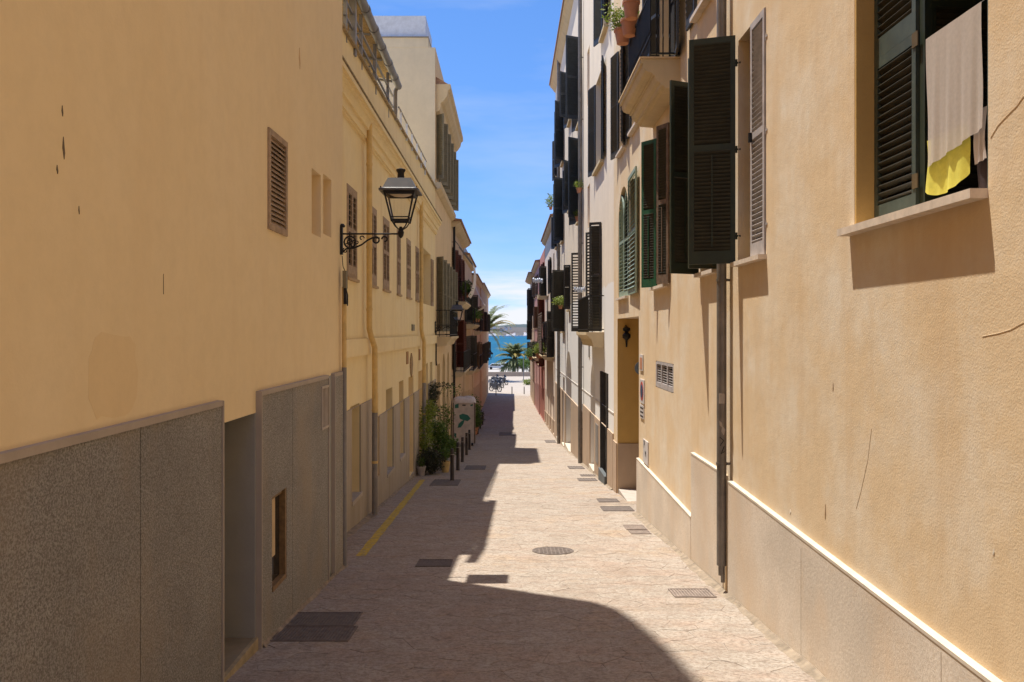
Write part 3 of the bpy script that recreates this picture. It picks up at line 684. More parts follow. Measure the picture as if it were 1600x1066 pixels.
balcony(f, 32.0, 36.6, -.2, .6, th=.35, sp=.22)

# ================= LEFT 4..7
def farhouse(name, label, side, x0, D0, D1, z1, mat, wz, eave=.5, shut=None, seed=1, plinth=None, win=(1.1, 1.7), roofz=.18, tilt=1, dark=None, frac=.7, spc=2.6):
    rr = random.Random(seed); dark = dark or shut; r = empty(name, (x0, (D0 + D1) / 2, gz((D0 + D1) / 2)), label, 'house'); f = Fac(r, side, x0, D0, D1); hs = []; n = max(1, int((D1 - D0) / spc)); st = (D1 - D0) / n
    for z in wz:
        for k in range(n): c = D0 + (k + .5) * st; hs.append(H(c - win[0] / 2, c + win[0] / 2, z, z + win[1], .25))
    gs = []
    for k in range(n): c = D0 + (k + .5) * st; gs.append(H(c - .55, c + .55, gz(c) + .08, gz(c) + rr.choice((2.3, 2.5, 2.5)), .25))
    body(f, gz(D1) - 1, z1, mat, depth=7, holes=hs + gs)
    for h in hs:
        pane(f, h, M_GLASSD, shut)
        if rr.random() < frac:
            for sg in (0, 1):
                hy = h['a'] if sg == 0 else h['b']; a_ = rr.choice((.12, .2, .3, .9)); w_ = win[0] / 2; dy = (-1 if sg == 0 else 1) * w_ * math.cos(a_); dx = -side * w_ * math.sin(a_)
                leaf(r, 'shutter', x0 - side * .02, hy, x0 - side * .02 + dx, hy + dy, h['c'], h['d'], shut, pitch=.11, bar=False, hinge=False)
        sill(f, h['a'], h['b'], h['c'], mat=M_TRIM)
    for h in gs: door(f, h, rr.choice((shut, M_BROWN, M_BLACK)))
    if plinth: f.slab(D0, D1, gz(D1) - 1, (gz(D0) + .9, gz(D1) + .9), .03, .031, gs).build('plinth', plinth, r)
    if eave:
        s_ = -side
        MB().prism([(x0 + s_ * eave, z1 + .02), (x0 + s_ * eave, z1 + .10), (x0 - s_ * 3.5, z1 + .10 + 1.1 * roofz / .18 * .5), (x0 - s_ * 3.5, z1 + .02)], 1, D0 - .1, D1 + .05).build('roof', M_TILE, r)
        MB().prism([(x0, z1), (x0 + s_ * (eave - .08), z1 + .015), (x0 + s_ * (eave - .08), z1 - .07), (x0 + s_ * eave * .4, z1 - .22), (x0, z1 - .3)], 1, D0, D1).build('eave_moulding', M_TRIM, r)
    return r, f
M_B4 = plaster('rose_plaster', (.58, .42, .27)); M_B5 = plaster('salmon_plaster', (.66, .49, .31)); M_B6 = plaster('sandy_plaster', (.66, .49, .32))
r4, f4 = farhouse('rose_house', 'rose plastered house with maroon shutters, tiled eave and white drop awning', -1, X2, 40.8, 51.5, 5.4, M_B4, (-1.9, 1.7), .5, M_MAROON, 4, spc=2.2, win=(1.1, 2.5), frac=1)
balcony(f4, 41.8, 47.4, 1.5, .65, sp=.22, r_=.014); balcony(f4, 41.8, 49.2, -2.05, .6, sp=.22, r_=.014)
def awning(f, pts, D0, D1, name='awning', mat=None):
    mb = MB()
    for k in range(len(pts) - 1):
        a, b = pts[k], pts[k + 1]
        for o in (0, .015): mb.poly([(a[0] + o, D0, a[1]), (a[0] + o, D1, a[1]), (b[0] + o, D1, b[1]), (b[0] + o, D0, b[1])])
    return mb.build(name, mat or plain('white_canvas', (.66, .60, .55), .85), f.root)
awning(f4, [(-1.90, 3.55), (-1.84, 3.1), (-1.86, 2.6), (-1.98, 2.15), (-2.15, 1.85)], 43.5, 46.8)
for y_ in (43.5, 46.8): MB().tube([(X2, y_, 4.75), (-1.9, y_, 3.55)], .025, 6).build('awning_arm', M_PIPED, r4)
pipe(f4, 41.0, gz(41), 5.2, .12, .06, M_IRON)
X5 = -2.75
r5, f5 = farhouse('salmon_house', 'salmon house with dark plant filled balcony, fifth building down the left side', -1, X5, 51.5, 62, 4.75, M_B5, (-2.4, .6), .35, M_BLACK, 9, spc=2.1, win=(1.1, 2.1))
balcony(f5, 52, 60, .45, .65, sp=.25, r_=.016)
balcony(f5, 53, 59, -2.5, .55, sp=.25, r_=.016)
awning(f5, [(-2.35, 3.2), (-2.15, 2.7), (-1.9, 2.2), (-1.62, 1.75)], 55, 58); awning(f5, [(-1.62, 1.75), (-1.9, 1.5), (-2.2, 1.35)], 55, 58)
MB().box(X5 - .1, X5 - .06, 52, 61, 4.85, 5.45).build('terrace_screen', M_PIPED, r5)
r6, f6 = farhouse('sandy_house', 'sandy plastered house with black iron balcony before the last left house', -1, -2.65, 62, 76, 4.2, M_B6, (-2.8, .1), .35, M_BROWN, 11, spc=2.3, win=(1.1, 1.9))
balcony(f6, 64, 70, .0, .5, sp=.3, r_=.018); balcony(f6, 64, 73, -2.9, .45, sp=.3, r_=.018)
r7, f7 = farhouse('corner_house', 'sunlit tan corner house at the far left end of the street', -1, -2.5, 76, 102, 4.35, plaster('warm_tan_plaster', (.66, .46, .29)), (-3, .0), .3, M_BLACK, 12, spc=2.9, win=(1.1, 1.8))

# ================= RIGHT A: big orange building
XR = 2.65
rA = empty('orange_lime_building', (XR, 10, gz(10)), 'long blotchy orange plastered building with green shutters on the near right', 'building')
f = Fac(rA, 1, XR, -14.0, 21.0)
w1 = H(4.60, 6.38, .788, 3.6, .14); w2 = H(8.57, 9.60, .79, 3.35, .20); w3 = H(10.55, 11.5, .79, 3.35, .2); w4 = H(13.85, 15.2, .79, 3.35, .2)
w5 = H(18.45, 20.1, .79, 3.35, .12, arch=True, rise=1.0)
u1 = H(10.7, 11.7, 4.4, 6.9, .2); u2 = H(13.1, 14.6, 4.25, 6.9, .2); u3 = H(16.9, 17.9, 4.25, 6.7, .2); u4 = H(18.8, 19.9, 4.2, 6.7, .15); u0 = H(7.2, 8.3, 4.5, 6.9, .2)
vt = H(13.38, 15.0, -1.0, -.525, .12)
rc = H(16.95, 20.3, -9, .31, 1.9, through=True)
body(f, -6, 11.5, M_A, holes=[w1, w2, w3, w4, w5, u0, u1, u2, u3, u4, vt, rc], thick=2.2, depth=9)
# passage behind the recess opening
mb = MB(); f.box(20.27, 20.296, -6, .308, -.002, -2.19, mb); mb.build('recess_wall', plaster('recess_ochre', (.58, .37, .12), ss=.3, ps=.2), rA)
f.box(20.24, 20.268, -6, -2.73, .0, -2.2).build('recess_plinth', M_BP, rA)
f.box(16.96, 20.235, -6, gz(20.3) + .12, -.02, -2.2).build('recess_floor', M_CONC, rA)
f.box(16.98, 20.24, -3.9, .29, -1.2, -1.26).build('door', M_BROWN, rA)
f.box(20.32, 21.0, -6, -2.73, .0, .03).build('plinth', M_BP, rA)
# stone plinth with limewashed top edge
for (a, b, z0, z1, oo) in ((-14, 2.0, -1.98, -1.93, .05), (2.0, 9.88, -1.93, -1.765, .05), (10.14, 11.9, -1.72, -1.725, .045), (11.9, 16.95, -2.64, -2.57, .05)):
    f.slab(a, b, -6, (z0 - .03, z1 - .03), oo, oo + .001).build('plinth', M_AP, rA)
    mb = MB(); n0 = [f.p(a, z0 - .03, oo + .004), f.p(a, z0 - .03, -.0), f.p(a, z0, 0), f.p(a, z0 - .006, oo + .004)]; n1 = [f.p(b, z1 - .03, oo + .004), f.p(b, z1 - .03, 0), f.p(b, z1, 0), f.p(b, z1 - .006, oo + .004)]
    mb.v += n0 + n1; mb.f += [(0, 1, 2, 3), (7, 6, 5, 4), (0, 4, 5, 1), (1, 5, 6, 2), (2, 6, 7, 3), (3, 7, 4, 0)]
    mb.build('plinth_edge', M_LEDGE, rA)
f.box(9.88, 9.9, -5, -1.77, 0, .053).build('plinth_edge', M_LEDGE, rA)
for q in (5.0, 7.4): f.box(q, q + .006, -4.5, -1.93, .0, .051).build('joint', plain('plinth_joint', (.36, .28, .2), .9), rA)
# window 1 (near, with washing)
sill(f, 4.60, 6.47, .788, .05, .10, ext=.0)
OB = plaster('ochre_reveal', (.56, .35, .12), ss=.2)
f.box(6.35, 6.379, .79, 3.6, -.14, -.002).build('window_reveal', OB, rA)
xs = XR + .155
leaf(rA, 'shutter', xs, 6.345, xs, 5.70, .80, 2.055, M_TEAL, M_GREENB, parts=True, mid=False, pitch=.058, bar=False, hinge=False, tilt=-38, open_=.8)
leaf(rA, 'shutter', xs, 6.345, xs, 5.70, 2.056, 3.58, M_TEAL, M_GREENB, parts=True, mid=False, pitch=.058, bar=False, hinge=False, tilt=-38, open_=.8)
f.box(5.62, 5.69, .80, 3.58, -.16, -.21).build('window_frame', M_GREEN, rA)
leaf(rA, 'shutter', xs + .03, 5.64, xs + .6, 5.72, .80, 3.58, M_GREEN, M_GREENB, bar=False, hinge=False)
f.box(4.58, 4.66, .80, 3.6, -.03, -.16).build('window_frame', M_TEAL, rA)
for z_ in (.98, 1.95): f.box(5.66, 5.74, z_, z_ + .10, -.13, -.137).build('hinge', plain('old_brass', (.14, .10, .05), .6, metal=.3), rA)
f.box(4.7, 5.62, .80, 3.6, -.9, -.95).build('room_shade', M_DARK, rA)
f.box(4.66, 5.62, .78, .80, -.16, -.95).build('room_shade', M_DARK, rA)
f.box(5.05, 5.1, .8, 3.6, -.55, -.60).build('casement', plain('orange_wood', (.42, .17, .03), .5), rA)
# window 2
sill(f, 8.57, 9.60, .79, .045, .09, ext=.02)
f.box(8.57, 9.60, .79, 3.35, -.2, -.24).build('room_shade', M_DARK, rA)
leaf(rA, 'shutter', XR - .0, 8.58, XR + .0, 9.07, .80, 3.34, M_GREYW, M_GREYW, parts=True, bar=False, tilt=38, pitch=.055, open_=.8)
leaf(rA, 'shutter', XR - .03, 9.62, 2.12, 9.78, .787, 3.42, M_GREEN, M_GREENB, parts=True, hinge=True)
f.box(9.0, 9.04, 2.05, 2.15, .02, .05).build('shutter_stay', M_IRON, rA)
# window 3
sill(f, 10.55, 11.5, .79, .045, .09); f.box(10.55, 11.5, .79, 3.35, -.2, -.24).build('room_shade', M_DARK, rA)
leaf(rA, 'shutter', XR - .03, 10.5, 2.25, 10.42, .79, 3.42, M_GREEN, M_GREENB)
leaf(rA, 'shutter', XR - .03, 11.52, 2.20, 11.33, .79, 3.42, M_GREEN, M_GREENB, parts=True)
# window 4
sill(f, 13.85, 15.2, .79, .045, .09); f.box(13.85, 15.2, .79, 3.35, -.2, -.24).build('room_shade', M_DARK, rA)
leaf(rA, 'shutter', XR - .03, 13.62, 2.48, 13.9, .79, 3.42, M_BROWN, M_GREENB); 
leaf(rA, 'shutter', XR - .03, 14.75, 2.41, 15.05, .79, 3.42, M_GREENM, M_GREENB)
leaf(rA, 'shutter', 2.47, 13.95, 2.49, 14.0 - .0 + .04, .79, 3.42, M_BROWN, M_GREENB, bar=False, hinge=False, mid=False) if False else None
# arched window with faded green leaves
sill(f, 18.45, 20.1, .79, .045, .08); f.box(18.45, 20.1, .79, 3.35, -.12, -.16).build('room_shade', M_DARK, rA)
leaf(rA, 'shutter', XR + .03, 20.08, XR + .03, 19.29, .80, 3.33, M_GREENL, M_GREENL, arch=.8, pitch=.085, bar=False, hinge=False, open_=.8)
rr_ = leaf(rA, 'shutter', XR + .03, 18.47, XR + .03, 19.27, .80, 3.33, M_GREENL, M_GREENL, arch=.8, pitch=.085, bar=False, hinge=False, open_=.8)
leaf(rA, 'shutter', XR - .03, 18.2, XR - .07, 16.85, .79, 3.35, M_GREENL, M_GREENL, pitch=.09, bar=False)
# upper windows
for h in (u0, u1, u3, u4):
    pane(f, h); sill(f, h['a'], h['b'], h['c'], .05, .10)
leaf(rA, 'shutter', XR - .03, 18.8, XR - .16, 18.35, 4.2, 6.7, M_BLACK, pitch=.09, bar=False); leaf(rA, 'shutter', XR - .03, 19.9, XR - .14, 20.4, 4.2, 6.7, M_BLACK, pitch=.09, bar=False)
for q in (u1, u3): leaf(rA, 'shutter', XR - .03, q['b'], XR - .04, q['b'] + .5, q['c'], q['d'], M_BLACK, pitch=.09, bar=False)
door(f, u2, M_DARK, 'balcony_door')
leaf(rA, 'shutter', XR - .03, 13.1, XR - .12, 12.45, 4.26, 6.8, M_BLACK, pitch=.06); leaf(rA, 'shutter', XR - .03, 14.6, XR - .2, 15.2, 4.26, 6.8, M_BLACK, pitch=.06)
# cyma balcony
bz = 4.21
pr = [(XR, bz), (2.036, bz), (2.036, bz - .065), (2.075, bz - .065), (2.075, bz - .095), (2.085, bz - .14), (2.11, bz - .18), (2.16, bz - .205), (2.22, bz - .215), (2.22, bz - .245), (2.25, bz - .245), (2.26, bz - .29), (2.29, bz - .34), (2.34, bz - .37), (2.34, bz - .41), (2.39, bz - .41), (2.42, bz - .45), (XR, bz - .47)]
bal = MB().prism(pr, 1, 12.85, 15.3).build('balcony', M_TRIM, rA, bevel=0)
f.box(12.83, 15.32, bz + .002, bz + .03, 0, .63).build('balcony_coping', plain('coping_stone', (.68, .5, .28), .8), bal)
mb = MB()
for z_ in (bz + .1, bz + 1.05):
    mb.box(2.185, 2.215, 12.95, 15.2, z_, z_ + .03); mb.box(2.2, XR, 12.935, 12.965, z_ + .001, z_ + .029); mb.box(2.2, XR, 15.185, 15.215, z_ + .001, z_ + .029)
mb.build('railing', M_IRON, bal)
bm_ = MB().tube([(0, 0, 0.03), (0, 0, .3), (-.012, 0, .36), (0.012, 0, .42), (0, 0, .48), (0, 0, 1.05)], .012, 6).mesh('baluster', M_IRON)
for k in range(22): local('baluster', bm_, bal, Vector((2.2, 12.95 + k * 2.25 / 21, bz)) - wl(bal))
for k in range(1, 5): local('baluster', bm_, bal, Vector((2.2 + k * .1, 12.95, bz)) - wl(bal), (0, 0, R(90))); local('baluster', bm_, bal, Vector((2.2 + k * .1, 15.2, bz)) - wl(bal))
# downpipe near the corner of the plinth
pA = pipe(f, 9.97, -2.80, 11, .10, .058, M_PIPEG)
c = f.p(9.97, 0, .10)
MB().tube([(c[0], c[1], -2.80), (c[0], c[1], -2.92)], .04, 10).tube([(c[0] + .01, c[1] - .02, -2.9), (c[0] + .01, c[1] - .02, -3.0)], .025, 8).build('pipe_outlet', M_PIPEG, pA, smooth=True)
MB().box(c[0] - .045, c[0] + .02, c[1] - .0615, c[1] - .052, -.86, -.74).build('sticker', plain('pale_sticker', (.38, .33, .28), .8), pA)
mb = MB().tube([(c[0] - .035, c[1] - .052, -1.26), (c[0] + .01, c[1] - .06, -1.30), (c[0] - .03, c[1] - .054, -1.36), (c[0] + .015, c[1] - .06, -1.37), (c[0] - .02, c[1] - .058, -1.46), (c[0] + .02, c[1] - .057, -1.43)], .006, 5)
mb.build('graffiti_mark', M_IRON, pA)
MB().poly([(c[0] - .045, c[1] - .06, -1.06), (c[0] - .01, c[1] - .061, -1.09), (c[0] + .0, c[1] - .061, -1.15), (c[0] - .04, c[1] - .06, -1.12)]).poly([(c[0] - .01, c[1] - .0605, -1.12), (c[0] + .03, c[1] - .0605, -1.17), (c[0] + .01, c[1] - .0605, -1.24), (c[0] - .02, c[1] - .0605, -1.19)]).build('paint_splash', plain('pale_sticker', (.38, .33, .28), .8), pA)['kind'] = 'stuff'
f.box(10.05, 10.13, -4, -1.74, 0, .035).build('recess_strip', M_A, rA)
# vent with slats
mb = MB(); vx = (13.38, 15.0)
for q in ((13.38, 13.46, -.98, -.55), (14.92, 15.0, -.98, -.55), (13.46, 14.92, -.99, -.90), (13.46, 14.92, -.58, -.53)): f.box(*q, -.06, .0, mb)
for k in (1, 2): q = 13.38 + 1.62 * k / 3; f.box(q - .035, q + .035, -.90, -.58, -.06, 0, mb)
vf = mb.build('vent', plain('weathered_grey_wood', (.42, .38, .36)), rA); f.box(13.38, 15.0, -1, -.525, -.12, -.10).build('backing', M_DARK, vf)
for j in range(3):
    for k in range(7): local('slat', slat_mesh(.43, M_GREYW, .03), vf, Vector((XR + .03, 13.47 + j * .535, -.875 + k * .044)) - wl(vf), (0, 0, R(90)))
# stains, cracks
CR = plain('crack_brown', (.40, .26, .14), .95)  # brown of the darker chips and one crack in the plaster
chip(f, 1290, 788, 812, .02, XR, CR); chip(f, 1553, 857, 868, .015, XR, plain('bare_white_plaster', (.75, .68, .56), .9)); chip(f, 1302, 598, 612, .012, XR, CR)
chip(f, 1235, 795, 804, .03, XR, plain('bare_white_plaster', (.75, .68, .56), .9))
def crack(pts, r, mat):
    mb = MB(); mb.tube([f.p(Dw(x, XR), (CY - y) * Dw(x, XR) / F, .0) for x, y in pts], r, 5); mb.build('plaster_crack', mat, rA)
crack([(1548, 216), (1560, 196), (1575, 180), (1590, 165), (1600, 150)], .0032, plain('filled_crack', (.80, .64, .44), .9)); crack([(1535, 526), (1560, 521), (1580, 515), (1600, 504)], .0028, plain('filled_crack', (.80, .64, .44), .9))
crack([(1362, 670), (1356, 720), (1345, 770), (1338, 795)], .002, CR)
# signs and plates at the corner
def sign(name, label, D0, D1, z0, z1, mat, o=.02):
    t = empty(name, (XR - .01, (D0 + D1) / 2, z0), label, 'sign'); b = f.box(D0, D1, z0, z1, .003, o).build('plate', mat, None); b.parent = t
    for v in b.data.vertices: v.co -= t.location
    return t
WP = plain('white_enamel', (.62, .58, .55), .4); RD = plain('sign_red', (.42, .06, .05), .4); BL = plain('sign_blue', (.03, .07, .14), .4)
t = sign('street_sign', 'small pale plate with brown picture, uppermost on the passage corner', 16.35, 16.75, -.78, -.46, WP); f.box(16.42, 16.68, -.75, -.52, .02, .024).build('picture', M_TERRA, t)
t = sign('parking_sign', 'white plate with a red disc below the brown picture plate', 16.2, 16.7, -1.42, -.95, WP)
mb = MB().tube([f.p(16.45, -1.18, .02), f.p(16.45, -1.18, .024)], .19, 20); mb.build('disc', RD, t, smooth=False)
MB().tube([f.p(16.45, -1.18, .0245), f.p(16.45, -1.18, .027)], .13, 20).build('disc', BL, t)
t = sign('tow_sign', 'narrow white text plate under the red disc sign', 16.25, 16.7, -1.72, -1.46, WP)
for k in range(3): f.box(16.3, 16.64, -1.53 - k * .08, -1.50 - k * .08, .02, .023).build('text_line', M_IRON, t)
t = sign('notice_plate', 'white framed notice plate with dark lettering low by the stepped plinth', 15.75, 16.3, -2.55, -2.10, WP)
def text(s_, size, loc, rot, mat, parent, name='letter'):
    cu = bpy.data.curves.new(name, 'FONT'); cu.body = s_; cu.size = size; cu.extrude = .001; cu.align_x = 'CENTER'; cu.align_y = 'CENTER'
    to = bpy.data.objects.new(name, cu); COL.objects.link(to); dg = bpy.context.evaluated_depsgraph_get(); me = bpy.data.meshes.new_from_object(to.evaluated_get(dg)); bpy.data.objects.remove(to)
    me.materials.clear(); me.materials.append(mat); o = bpy.data.objects.new(name, me); COL.objects.link(o); o.rotation_euler = rot; o.location = Vector(loc) - wl(parent); o.parent = parent; return o
text('P', .22, (XR - .023, 16.15, -2.2), (R(90), 0, R(-90)), M_IRON, t); text('M', .16, (XR - .023, 16.0, -2.36), (R(90), 0, R(-90)), M_IRON, t)
t = empty('round_sign', (XR - .05, 16.98, -.7), 'round blue sign seen from behind, jutting past the passage corner', 'sign')
MB().tube([(XR + .06, 16.99, -.75), (XR + .06, 17.0, -.75)], .14, 24).build('disc', plain('sign_back_blue', (.10, .13, .16), .5), t); MB().tube([(XR + .02, 16.93, -.75), (XR + .06, 16.99, -.75)], .015, 6).build('bracket', M_IRON, t)
t = empty('wall_lantern', (2.9, 20.25, .0), 'small dark lantern hanging on the ochre wall inside the passage', 'lantern')
MB().lathe([(.02, .0), (.09, -.04), (.09, -.1), (.03, -.13), (.06, -.16), (.1, -.2), (.1, -.27), (.03, -.33), (.02, -.5)], (2.85, 20.14, .12), 10).build('lantern_body', M_IRON, t, smooth=True)
MB().tube([(2.85, 20.14, .1), (2.85, 20.26, .15)], .012, 6).build('bracket', M_IRON, t)

# ================= RIGHT B: tall pink beige building
rB = empty('pink_beige_building', (XR, 34, gz(34)), 'tall pink beige building with whitewashed lower wall and black shutters', 'building')
XB = XR
f = Fac(rB, 1, XB, 21.0, 47.2)
gd = H(22.15, 23.76, gz(23) + .12, -1.13, .12); ga = H(25.5, 26.95, gz(26) + .12, -1.03, .35, arch=True); gb = H(35.2, 38.5, gz(37) + .12, -.87, .6, arch=True, rise=.8); gc = H(39.4, 40.8, gz(40) + .1, -2.2, .3); ge = H(43.2, 45.4, gz(44) + .1, -2.3, .3)
GB = [gd, ga, gb, gc, ge]
UB = [H(23.7, 25.8, -.0, 3.1, .2), H(30.0, 31.2, .0, 2.8, .2), H(35.6, 36.8, .95, 2.85, .2), H(39.4, 41.0, .0, 2.9, .2),
      H(23.2, 25.3, 4.8, 7.5, .2), H(27.2, 28.0, 3.45, 4.85, .3), H(27.3, 28.1, 7.6, 9.4, .3), H(30.3, 31.6, 4.1, 7.0, .2), H(34.9, 36.2, 5.2, 7.1, .2), H(40.2, 41.4, 4.4, 7.4, .2), H(45.2, 46.2, 4.6, 6.4, .2),
      H(22.2, 23.4, 8.2, 10.8, .2), H(30.3, 31.6, 7.7, 10.7, .2), H(35.2, 36.4, 9.0, 10.9, .2), H(40.0, 41.2, 8.2, 11.0, .2), H(45.0, 46.0, 8.4, 10.6, .2)]
body(f, -8, 14.0, M_B, holes=GB + UB, depth=9)
MB().prism([(XB, 13.98), (XB - .30, 13.98), (XB - .30, 13.88), (XB - .2, 13.8), (XB - .06, 13.6), (XB, 13.55)], 1, 21.0, 47.3).build('eave_moulding', M_TRIM, rB)
MB().prism([(XB - .36, 14.0), (XB - .36, 14.08), (XB + 4, 15), (XB + 4, 14.0)], 1, 20.8, 47.4).build('roof', M_TILE, rB)
for (a, b, zt) in ((21.0, 29.6, -2.58), (29.6, 47.2, -2.85)): f.slab(a, b, -8, zt, .035, .036, GB).build('plinth', M_BP, rB)
f.slab(21.0, 47.2, -2.09, -2.055, .012, .013, GB).build('string_course', plaster('whitewash', (.66, .61, .55)), rB)
door(f, gd, M_BLACK); f.box(gd['a'] + .05, gd['b'] - .05, gz(22.5) - .1, gz(22.5) + .25, .0, .10).build('door_sill', plain('slate', (.12, .13, .13), .6), rB)
mb = MB()
for q in ((gd['a'] - .0, gd['a'] + .12, gd['c'], gd['d']), (gd['b'] - .12, gd['b'], gd['c'], gd['d'])): f.box(*q, -.1, .05, mb)
mb.build('door_frame', M_BLACK, rB)
for h, m_ in ((ga, plain('dull_brown_door', (.2, .14, .09), .7)), (gb, plain('dull_brown_door', (.2, .14, .09), .7)), (gc, M_BROWN), (ge, M_BLACK)):
    door(f, h, m_); f.box(h['a'], h['b'], h['c'] - .3, h['c'] + .001, -h['dep'], .06).build('door_step', M_LEDGE, rB)
for i, h in enumerate(UB):
    if i in (5, 6): f.box(h['a'], h['b'], h['c'], h['d'], -.3, -.28).build('niche_back', plaster('niche_back_tan', (.55, .42, .3)), rB); continue  # niche backs get a flat plaster, browner than the wall
    pane(f, h, M_GLASSD, M_NAVY)
    if i not in (0,): sill(f, h['a'], h['b'], h['c'], .08, .12, M_TRIM)
def pair(h, an=.5, af=.5, on=.42, of=.42, mat=None, both=True):
    w_ = min((h['b'] - h['a']) / 2, .62); mat = mat or M_NAVY
    leaf(rB, 'shutter', XB - .02, h['a'], XB - .02 - w_ * math.sin(an), h['a'] - w_ * math.cos(an), h['c'], h['d'], mat, pitch=.09, bar=False, hinge=False)
    if both: leaf(rB, 'shutter', XB - .02, h['b'], XB - .02 - w_ * math.sin(af), h['b'] + w_ * math.cos(af), h['c'], h['d'], mat, pitch=.09, bar=False, hinge=False)
U = UB
leaf(rB, 'shutter', XB - .02, 23.7, 2.31, 23.85, .0, 3.12, M_BLACK, pitch=.08, bar=False); leaf(rB, 'shutter', XB - .02, 25.8, 2.42, 26.1, .0, 3.1, M_BLACK, pitch=.10, bar=False, open_=.62)
leaf(rB, 'shutter', XB - .02, 30.1, 2.27, 30.2, .0, 2.85, M_BLACK, pitch=.10, bar=False, open_=.62)
leaf(rB, 'shutter', XB - .02, 35.6, 2.36, 35.75, .95, 2.85, M_BLACK, pitch=.08, bar=False)
pair(U[3], 1.2, 1.1, mat=M_BLACK); pair(U[4], .15, .25); pair(U[7], .9, .5); pair(U[8], .6, .4); pair(U[9], .9, .7); pair(U[10], .5, .5)
pair(U[11], .3, .3); pair(U[12], 1.15, .3); pair(U[13], .95, .3); pair(U[14], .8, .6); pair(U[15], .4, .4)
balcony(f, 23.1, 26.5, -.02, .5, th=.4, sp=.16)
pipe(f, 29.55, gz(29.5), 14.0, .12, .07, M_PIPEG); pipe(f, 42.3, gz(42.3), 13.9, .12, .08, M_PIPEG); pipe(f, 34.2, gz(34), 4, .06, .03, M_PIPEG) if False else None
f.box(27.5, 28.3, -2.75, -2.0 - 1.2, .036, .06).build('meter_grille', M_BLACK, rB) if False else None
f.box(24.3, 25.0, -3.9, -2.75, .036, .05).build('service_plate', M_PIPED, rB)
f.box(27.2, 27.5, -.85, -.35, 0, .02).build('wall_plate', M_PIPED, rB)

# ================= RIGHT C.. far houses
rC, fC = farhouse('pinkish_house', 'pinkish house with low tiled eave beyond the tall beige building', 1, XR, 47.2, 61, 6.55, plaster('pink_sand_plaster', (.76, .62, .49)), (-1.5, 2.4), .32, M_BLACK, 21, plinth=M_BP, spc=3.4, win=(1.1, 2.2), frac=.8)
balcony(fC, 49.5, 58.5, -1.45, .7, sp=.25, r_=.016)
for k in range(3): leaf(rC, 'shutter', 1.99, 50.2 + k * 2.2, 1.99, 52.2 + k * 2.2, -1.4, 1.15, M_BROWN, pitch=.1, bar=False, hinge=False)
leaf(rC, 'shutter', 2.63, 48.3, 2.22, 48.5, -1.4, 1.18, M_BLACK, pitch=.1, bar=False, hinge=False)
MB().box(1.92, XR, 56, 56.3, 2.15, 2.4).box(1.92, 2.05, 54, 56, 2.16, 2.39).build('canopy_beam', M_TRIM, rC)
MB().box(1.93, 2.0, 56.05, 56.12, -1.4, 2.15).build('canopy_post', M_BROWN, rC); MB().box(2.58, 2.63, 56.0, 56.1, -1.4, 2.15).build('canopy_post', M_BROWN, rC)
rD, fD = farhouse('brick_red_house', 'brick red narrow house, fourth building down the right side', 1, 2.62, 61, 70, 6.1, plaster('brick_red_plaster', (.50, .22, .17)), (-2.6, .6, 3.3), 0, M_MAROON, 23, spc=2.2, win=(1.0, 1.8))
rE, fE = farhouse('dusty_rose_house', 'dusty rose house with rounded parapet between red and tan houses', 1, 2.55, 70, 82, 5.9, plaster('dusty_rose_plaster', (.52, .29, .25)), (-2.8, .3, 3.2), .35, M_BROWN, 24, spc=2.3, win=(1.0, 1.8))
rF, fF = farhouse('tan_eave_house', 'tan house with broad grey eave closing the right side', 1, 2.5, 82, 97, 5.75, plaster('tan_plaster', (.56, .42, .30)), (-3, .2, 3.0), .6, M_BLACK, 25, spc=2.6, win=(1.0, 1.8))
leaf(rF, 'shutter', 2.5, 82.5, 1.9, 82.6, 1.55, 4.3, M_BLACK, pitch=.12, bar=False, hinge=False); leaf(rF, 'shutter', 2.5, 83.9, 1.85, 84.1, 1.6, 4.2, M_BLACK, pitch=.12, bar=False, hinge=False); leaf(rF, 'shutter', 2.5, 90, 1.95, 90.2, -.9, 1.2, M_BLACK, pitch=.12, bar=False, hinge=False)
balcony(fD, 63, 67, -2.0, .75, sp=.3, r_=.016); balcony(fF, 83, 88, -2.6, .6, sp=.3, r_=.018)

